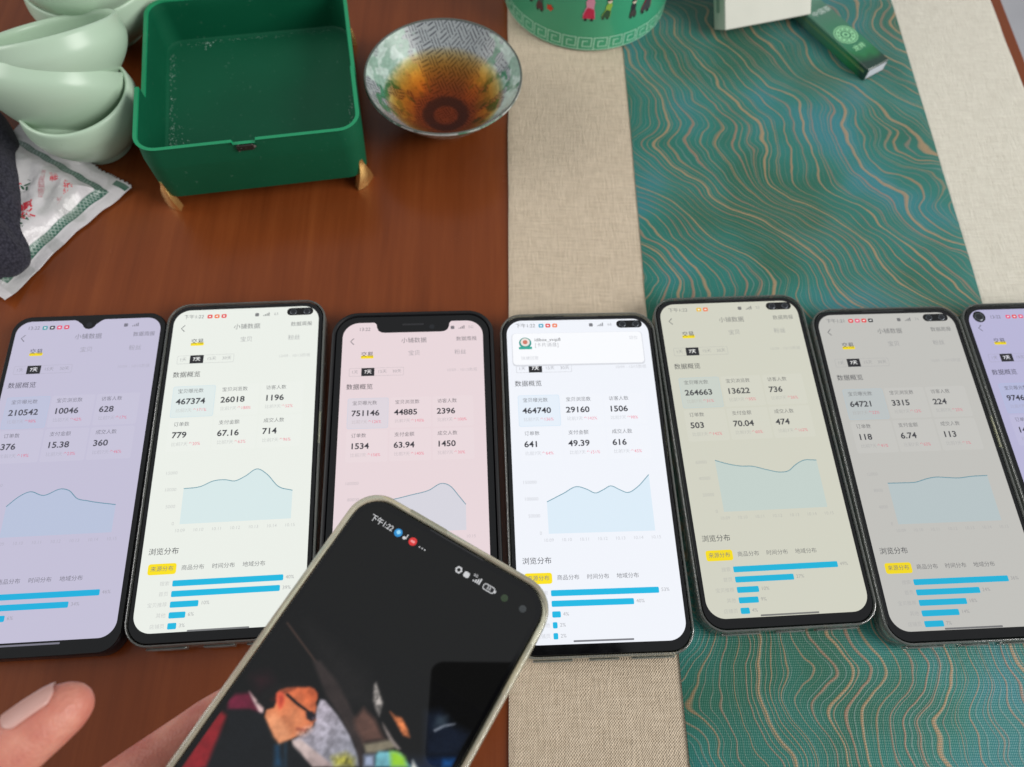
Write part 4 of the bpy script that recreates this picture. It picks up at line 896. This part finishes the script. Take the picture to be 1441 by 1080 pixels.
# ------------------------------------------------------------------ dark towel
def towel():
    root = empty('towel', (-0.30, 0.25, 0)); setp(root, 'dark grey knitted towel bunched at the left picture edge, over the white sachet', 'towel')
    edge = np.array([(-0.330, 0.3300), (-0.3050, 0.3130), (-0.2900, 0.2924), (-0.2785, 0.2650), (-0.2700, 0.2440), (-0.2640, 0.2290), (-0.2610, 0.2180), (-0.2650, 0.2110), (-0.2720, 0.2075), (-0.292, 0.2050), (-0.335, 0.2060)])
    tt = np.linspace(0, len(edge)-1, 90); k0 = np.arange(len(edge))
    E = np.stack([np.interp(tt, k0, edge[:, 0]), np.interp(tt, k0, edge[:, 1])], 1)
    for _ in range(6): E[1:-1] = (E[:-2]+2*E[1:-1]+E[2:])/4
    ctr = np.array([-0.345, 0.262]); nr = 40; V = []
    for j in range(nr):
        a = j/(nr-1); inw = 1-math.cos(min(1, a*2.2)*PI/2) if a < 0.45 else None
        for i, e in enumerate(E):
            d = ctr-e; L_ = np.linalg.norm(d); d = d/L_
            # rounded fold: out of the table, over, then sagging inwards
            if a < 0.4:
                q = a/0.4*PI; off = 0.0095*(1-math.cos(q*0.62))*1.25; z = 0.0006+0.0155*math.sin(q*0.5)
                bul = 0.0015*math.sin(q)
                p = e+d*(off-bul)
            else:
                q = (a-0.4)/0.6; off = 0.0095*(1-math.cos(PI*0.62))*1.25+q*(L_-0.02)*0.98; z = 0.0161+0.010*math.sin(q*PI*0.55)
                p = e+d*off
            z += 0.0030*math.sin(i*0.23+a*5)*min(1, a*3)+0.0014*math.sin(i*0.7+1.3*j*0.4)*min(1, a*3)
            V.append((p[0]+0.30, p[1]-0.25, z+0.0095*min(1, a*2.5)+0.001))
    nE = len(E); F = [(j*nE+i, j*nE+i+1, (j+1)*nE+i+1, (j+1)*nE+i) for j in range(nr-1) for i in range(nE-1)]
    t = NT('knit'); c = t.obj()
    vo = t.n('TexVoronoi', {'Vector': c, 'Scale': 700.0}, distance='CHEBYCHEV'); nz = t.noise(c, 60, 3)
    colr = t.mix(t.math('MULTIPLY', vo.outputs[0], 1.3, clamp=True), rgba((70, 69, 80)), rgba((30, 30, 38))); colr = t.mix(t.math('MULTIPLY', nz, 0.5), colr, rgba((48, 47, 55)))
    t.pri(Base_Color=colr, Roughness=0.95, Specular_IOR_Level=0.05, Sheen_Weight=0.1, Normal=t.bump(t.math('SUBTRACT', 1.0, vo.outputs[0]), 0.35, 0.0008))
    o = mk('cloth', V, F, t.m, root, smooth=True); md = o.modifiers.new('thick', 'SOLIDIFY'); md.thickness = 0.0015; md.offset = -1
towel()

# ------------------------------------------------------------------ round tin
def tin():
    Rc, Hc = 0.0535, 0.105; cx, cy = 0.0290, 0.4580
    root = empty('round_tin', (cx, cy, 0.0022)); setp(root, 'round green tin with small painted figures and key fret base band', 'tin')
    t = NT('green_enamel'); c = t.obj(); nz = t.noise(c, 12, 3)
    t.pri(Base_Color=t.mix(nz, rgba((56, 158, 116)), rgba((70, 172, 130))), Roughness=0.28, Specular_IOR_Level=0.5)
    V, F = lathe([(Rc-0.003, 0), (Rc-0.0004, 0.0002), (Rc, 0.0012), (Rc, Hc-0.001), (Rc-0.001, Hc)], 128); F.append(tuple(reversed(range(128)))); F.append(tuple(range(4*128, 5*128)))
    mk('tin_body', V, F, t.m, root, smooth=True, sharp=40)
    a_front = math.atan2(0-cy, 0-cx)
    def cyl(s, z, off=0.00018):
        a = a_front+s/53.5; r_ = Rc+off; return (r_*math.cos(a), r_*math.sin(a), z*mm)
    def wrap(name, pts, mat, off=0.0002): 
        V = [cyl(s, z, off) for s, z in pts]; return mk(name, V, [tuple(range(len(V)))], mat, root)
    # key fret band: thin raised pale lines
    V = []; F = []
    def seg(s0, z0, s1, z1, wd=0.72):
        if abs(s1-s0) > abs(z1-z0): P = [(s0-wd/2, z0-wd/2), (s1+wd/2, z0-wd/2), (s1+wd/2, z0+wd/2), (s0-wd/2, z0+wd/2)]; n = max(1, int(abs(s1-s0)/2))
        else: P = [(s0-wd/2, z0-wd/2), (s0+wd/2, z0-wd/2), (s0+wd/2, z1+wd/2), (s0-wd/2, z1+wd/2)]; n = 1
        for k in range(n):
            u0, u1 = k/n, (k+1)/n; b = len(V); a0 = P[0][0]+(P[1][0]-P[0][0])*u0; a1 = P[0][0]+(P[1][0]-P[0][0])*u1
            V.extend([cyl(a0, P[0][1]), cyl(a1, P[0][1]), cyl(a1, P[2][1]), cyl(a0, P[2][1])]); F.append((b, b+1, b+2, b+3))
    per = 2*PI*53.5; N = 34; ww = per/N
    for k in range(N):
        s0 = -per/2+k*ww
        seg(s0, 1.4, s0, 10.2); seg(s0, 10.2, s0+ww*0.84, 10.2); seg(s0+ww*0.84, 3.6, s0+ww*0.84, 10.2); seg(s0+ww*0.28, 3.6, s0+ww*0.84, 3.6); seg(s0+ww*0.28, 3.6, s0+ww*0.28, 7.6); seg(s0+ww*0.28, 7.6, s0+ww*0.58, 7.6)
        seg(s0, 1.4, s0+ww, 1.4)
    mk('key_fret_band', V, F, plain('fret_paint', (160, 214, 184), 0.35), root)
    skin_ = plain('painted_face', (226, 206, 186), 0.4); hair_ = plain('painted_black', (26, 26, 32), 0.4)
    def fig(s, z, h_, robe, skirt, lean=0.0, flip=1):
        q = h_/20.0
        body = [(-3.4, 1), (3.6, 1), (3.2, 5), (2.2, 9), (2.6, 12), (1.6, 14.6), (-1.4, 14.6), (-2.6, 12), (-2.0, 9), (-3.6, 4)]
        body = [(s+flip*(x*q+lean*y), z+y*q) for x, y in body]
        if flip < 0: body = body[::-1]
        f = wrap('painted_figure', body, plain('robe_%d_%d_%d' % robe, robe, 0.4), 0.0003)
        sk = [(s+flip*(x*q+lean*y), z+y*q) for x, y in [(-3.6, 1.2), (3.4, 1.2), (2.4, 7.4), (-1.2, 8.6), (-2.8, 5)]]
        if flip < 0: sk = sk[::-1]
        wrap('painted_skirt', sk, plain('robe_%d_%d_%d' % skirt, skirt, 0.4), 0.00036)
        wrap('painted_head', [(s+lean*17*q*flip+1.9*q*math.cos(a), z+16.4*q+2.1*q*math.sin(a)) for a in np.linspace(0, 2*PI, 14, endpoint=False)], skin_, 0.0004)
        wrap('painted_hair', [(s+lean*17*q*flip+2.2*q*math.cos(a), z+17.3*q+2.2*q*math.sin(a)) for a in np.linspace(R(-10), R(200), 12)], hair_, 0.00045)
        for dx in (-1.8, 1.8): wrap('painted_foot', [(s+(dx+x)*q, z+y*q) for x, y in ((-0.9, -0.4), (0.9, -0.4), (0.7, 1.3), (-0.7, 1.3))], hair_, 0.0004)
    fig(4.5, 23, 21, (216, 140, 164), (196, 30, 72)); fig(14.5, 24, 15, (150, 184, 70), (52, 84, 58), 0.12)
    fig(33, 21, 14, (44, 46, 52), (66, 60, 58), 0.05, -1); fig(42.5, 21, 22, (150, 34, 60), (60, 60, 66), 0.08)
    fig(54, 26, 22, (60, 80, 130), (140, 40, 60)); fig(-36, 24, 22, (150, 60, 60), (120, 70, 60)); fig(-27, 21, 15, (70, 96, 84), (90, 60, 60)); fig(-46, 30, 20, (128, 60, 64), (90, 80, 70))
    wrap('painted_flower', [(-20+2.0*math.cos(a)*(1+0.2*math.cos(5*a)), 26+2.0*math.sin(a)*(1+0.2*math.cos(5*a))) for a in np.linspace(0, 2*PI, 24, endpoint=False)], plain('painted_red', (206, 70, 46), 0.4), 0.0003)
    wrap('painted_roof', [(-10, 49), (0, 46.5), (10, 46), (20, 46.8), (28, 49), (28, 58), (-10, 58)], plain('painted_red', (206, 70, 46), 0.4), 0.0006)
    wrap('painted_roof', [(-34, 46), (-26, 42.5), (-20, 43), (-18, 48), (-24, 54), (-34, 52)], plain('painted_red', (206, 70, 46), 0.4), 0.0005)
    wrap('painted_flower', [(49, 44), (53, 43), (55, 48), (50, 50)], plain('painted_crimson', (170, 30, 60), 0.4), 0.0004)
tin()

# ------------------------------------------------------------------ slim green box and leaning carton
def slim_box():
    ax = Vector((0.171-0.2062, 0.442-0.395, 0)).normalized(); wd = Vector((ax.y, -ax.x, 0)); ang = math.atan2(ax.y, ax.x)-PI/2
    L_, W_, H_ = 0.096, 0.0178, 0.0092
    o0 = Vector((0.2055, 0.3955, 0.0024))+wd*(W_/2)
    root = empty('slim_box', o0, (0, 0, ang)); setp(root, 'slim dark green box with pale round emblem and white end, on teal brocade', 'box')
    t = NT('green_card'); c = t.obj(); sep = t.n('SeparateXYZ', {0: c}); nz = t.noise(c, 70, 3)
    g = t.math('ADD', t.math('MULTIPLY', sep.outputs[1], 14.0), t.math('MULTIPLY_ADD', nz, 0.5, -0.25))
    colr = t.ramp(g, [(0.05, rgba((16, 52, 40))), (0.22, rgba((24, 112, 62))), (0.34, rgba((44, 120, 84))), (0.7, rgba((70, 118, 96))), (1.0, rgba((96, 138, 118)))])
    t.pri(Base_Color=colr, Roughness=0.3, Specular_IOR_Level=0.55, Coat_Weight=0.4)
    V, F = rslab(W_, L_, 0.0006, [(0.0005, 0), (0, 0.0005), (0, H_-0.0005), (0.0005, H_)], 2)
    mk('carton', [(x, y+L_/2, z) for x, y, z in V], F, t.m, root)
    mk('end_label', [(x, -0.0001, z) for x, z in ((-W_/2+0.0012, 0.0014), (W_/2-0.0012, 0.0014), (W_/2-0.0012, H_-0.0012), (-W_/2+0.0012, H_-0.0012))], [(0, 1, 2, 3)], plain('white_card', (196, 198, 206), 0.6), root)
    for k in (0, 1):
        x_ = -W_/2-0.0001
        mk('gold_line', [(x_, 0.002, 0.0052+k*0.0010), (x_, L_-0.002, 0.0052+k*0.0010), (x_, L_-0.002, 0.0056+k*0.0010), (x_, 0.002, 0.0056+k*0.0010)], [(3, 2, 1, 0)], plain('gold_line', (120, 150, 92), 0.4), root)
    pale = plain('pale_print', (150, 210, 160), 0.45); zt = H_+0.00008
    for r0, r1 in ((0.0078, 0.0071), (0.0064, 0.0054), (0.0044, 0.0036), (0.0024, 0.0012)):
        P = [(r_*math.cos(a), 0.030+r_*math.sin(a), zt) for r_ in (r0, r1) for a in np.linspace(0, 2*PI, 41)]
        mk('emblem', P, [(i, i+1, 41+i+1, 41+i) for i in range(40)], pale, root)
    for k in range(10):
        a = 2*PI*k/10; mk('emblem', [((0.0050+q)*math.cos(a+d_), 0.030+(0.0050+q)*math.sin(a+d_), zt+0.00002) for q, d_ in ((-0.001, -0.1), (0.001, -0.16), (0.001, 0.16), (-0.001, 0.1))], [(0, 1, 2, 3)], pale, root)
    text('printed_text', '龙井', 0.0, 0.0175, 0.0048, pale, root, zt+0.00003, 'CENTER', 0.02)
    text('printed_text', '中国茶', 0.001, 0.0535, 0.0050, plain('silver_print', (190, 205, 196), 0.4), root, zt, 'CENTER', 0.01)
slim_box()
def carton():
    # leans back against what stands behind; the back lower edge rests on the runner
    m_c = NT('cream_card'); c = m_c.obj(); m_c.pri(Base_Color=m_c.mix(m_c.noise(c, 60, 3), rgba((196, 196, 184)), rgba((208, 206, 194))), Roughness=0.55)
    W_, L_, T_ = 0.0600, 0.085, 0.0150
    root = empty('cream_carton'); setp(root, 'plain cream carton with gold print, tipped back over the slim green box', 'carton')
    rot = Matrix.Rotation(R(20), 4, 'Z') @ Matrix.Rotation(R(52), 4, 'X')
    root.matrix_world = Matrix.Translation((0.1420, 0.4420, 0.0025)) @ rot @ Matrix.Translation((0, 0, 0))
    V, F = rslab(W_, L_, 0.0006, [(0.0005, 0), (0, 0.0005), (0, T_-0.0005), (0.0005, T_)], 2)
    mk('carton_body', [(x, y+L_/2, z) for x, y, z in V], F, m_c.m, root)
    gold = plain('gold_print', (196, 170, 120), 0.4, metal=0.3)
    for k in range(8):
        a = 2*PI*k/8; mk('printed_emblem', [(0.0*mm+(5*math.cos(a)+1.7*math.cos(b))*mm, 28*mm+(5*math.sin(a)+1.7*math.sin(b))*mm, T_+0.0001) for b in np.linspace(0, 2*PI, 10, endpoint=False)], [tuple(range(10))], gold, root)
    mk('seal_strip', [(-W_/2-0.0001, 0.010, 0.004), (-W_/2-0.0001, 0.034, 0.004), (-W_/2-0.0001, 0.034, 0.0082), (-W_/2-0.0001, 0.010, 0.0082)], [(3, 2, 1, 0)], plain('grey_green_print', (146, 158, 146), 0.5), root)
carton()

flush_text()
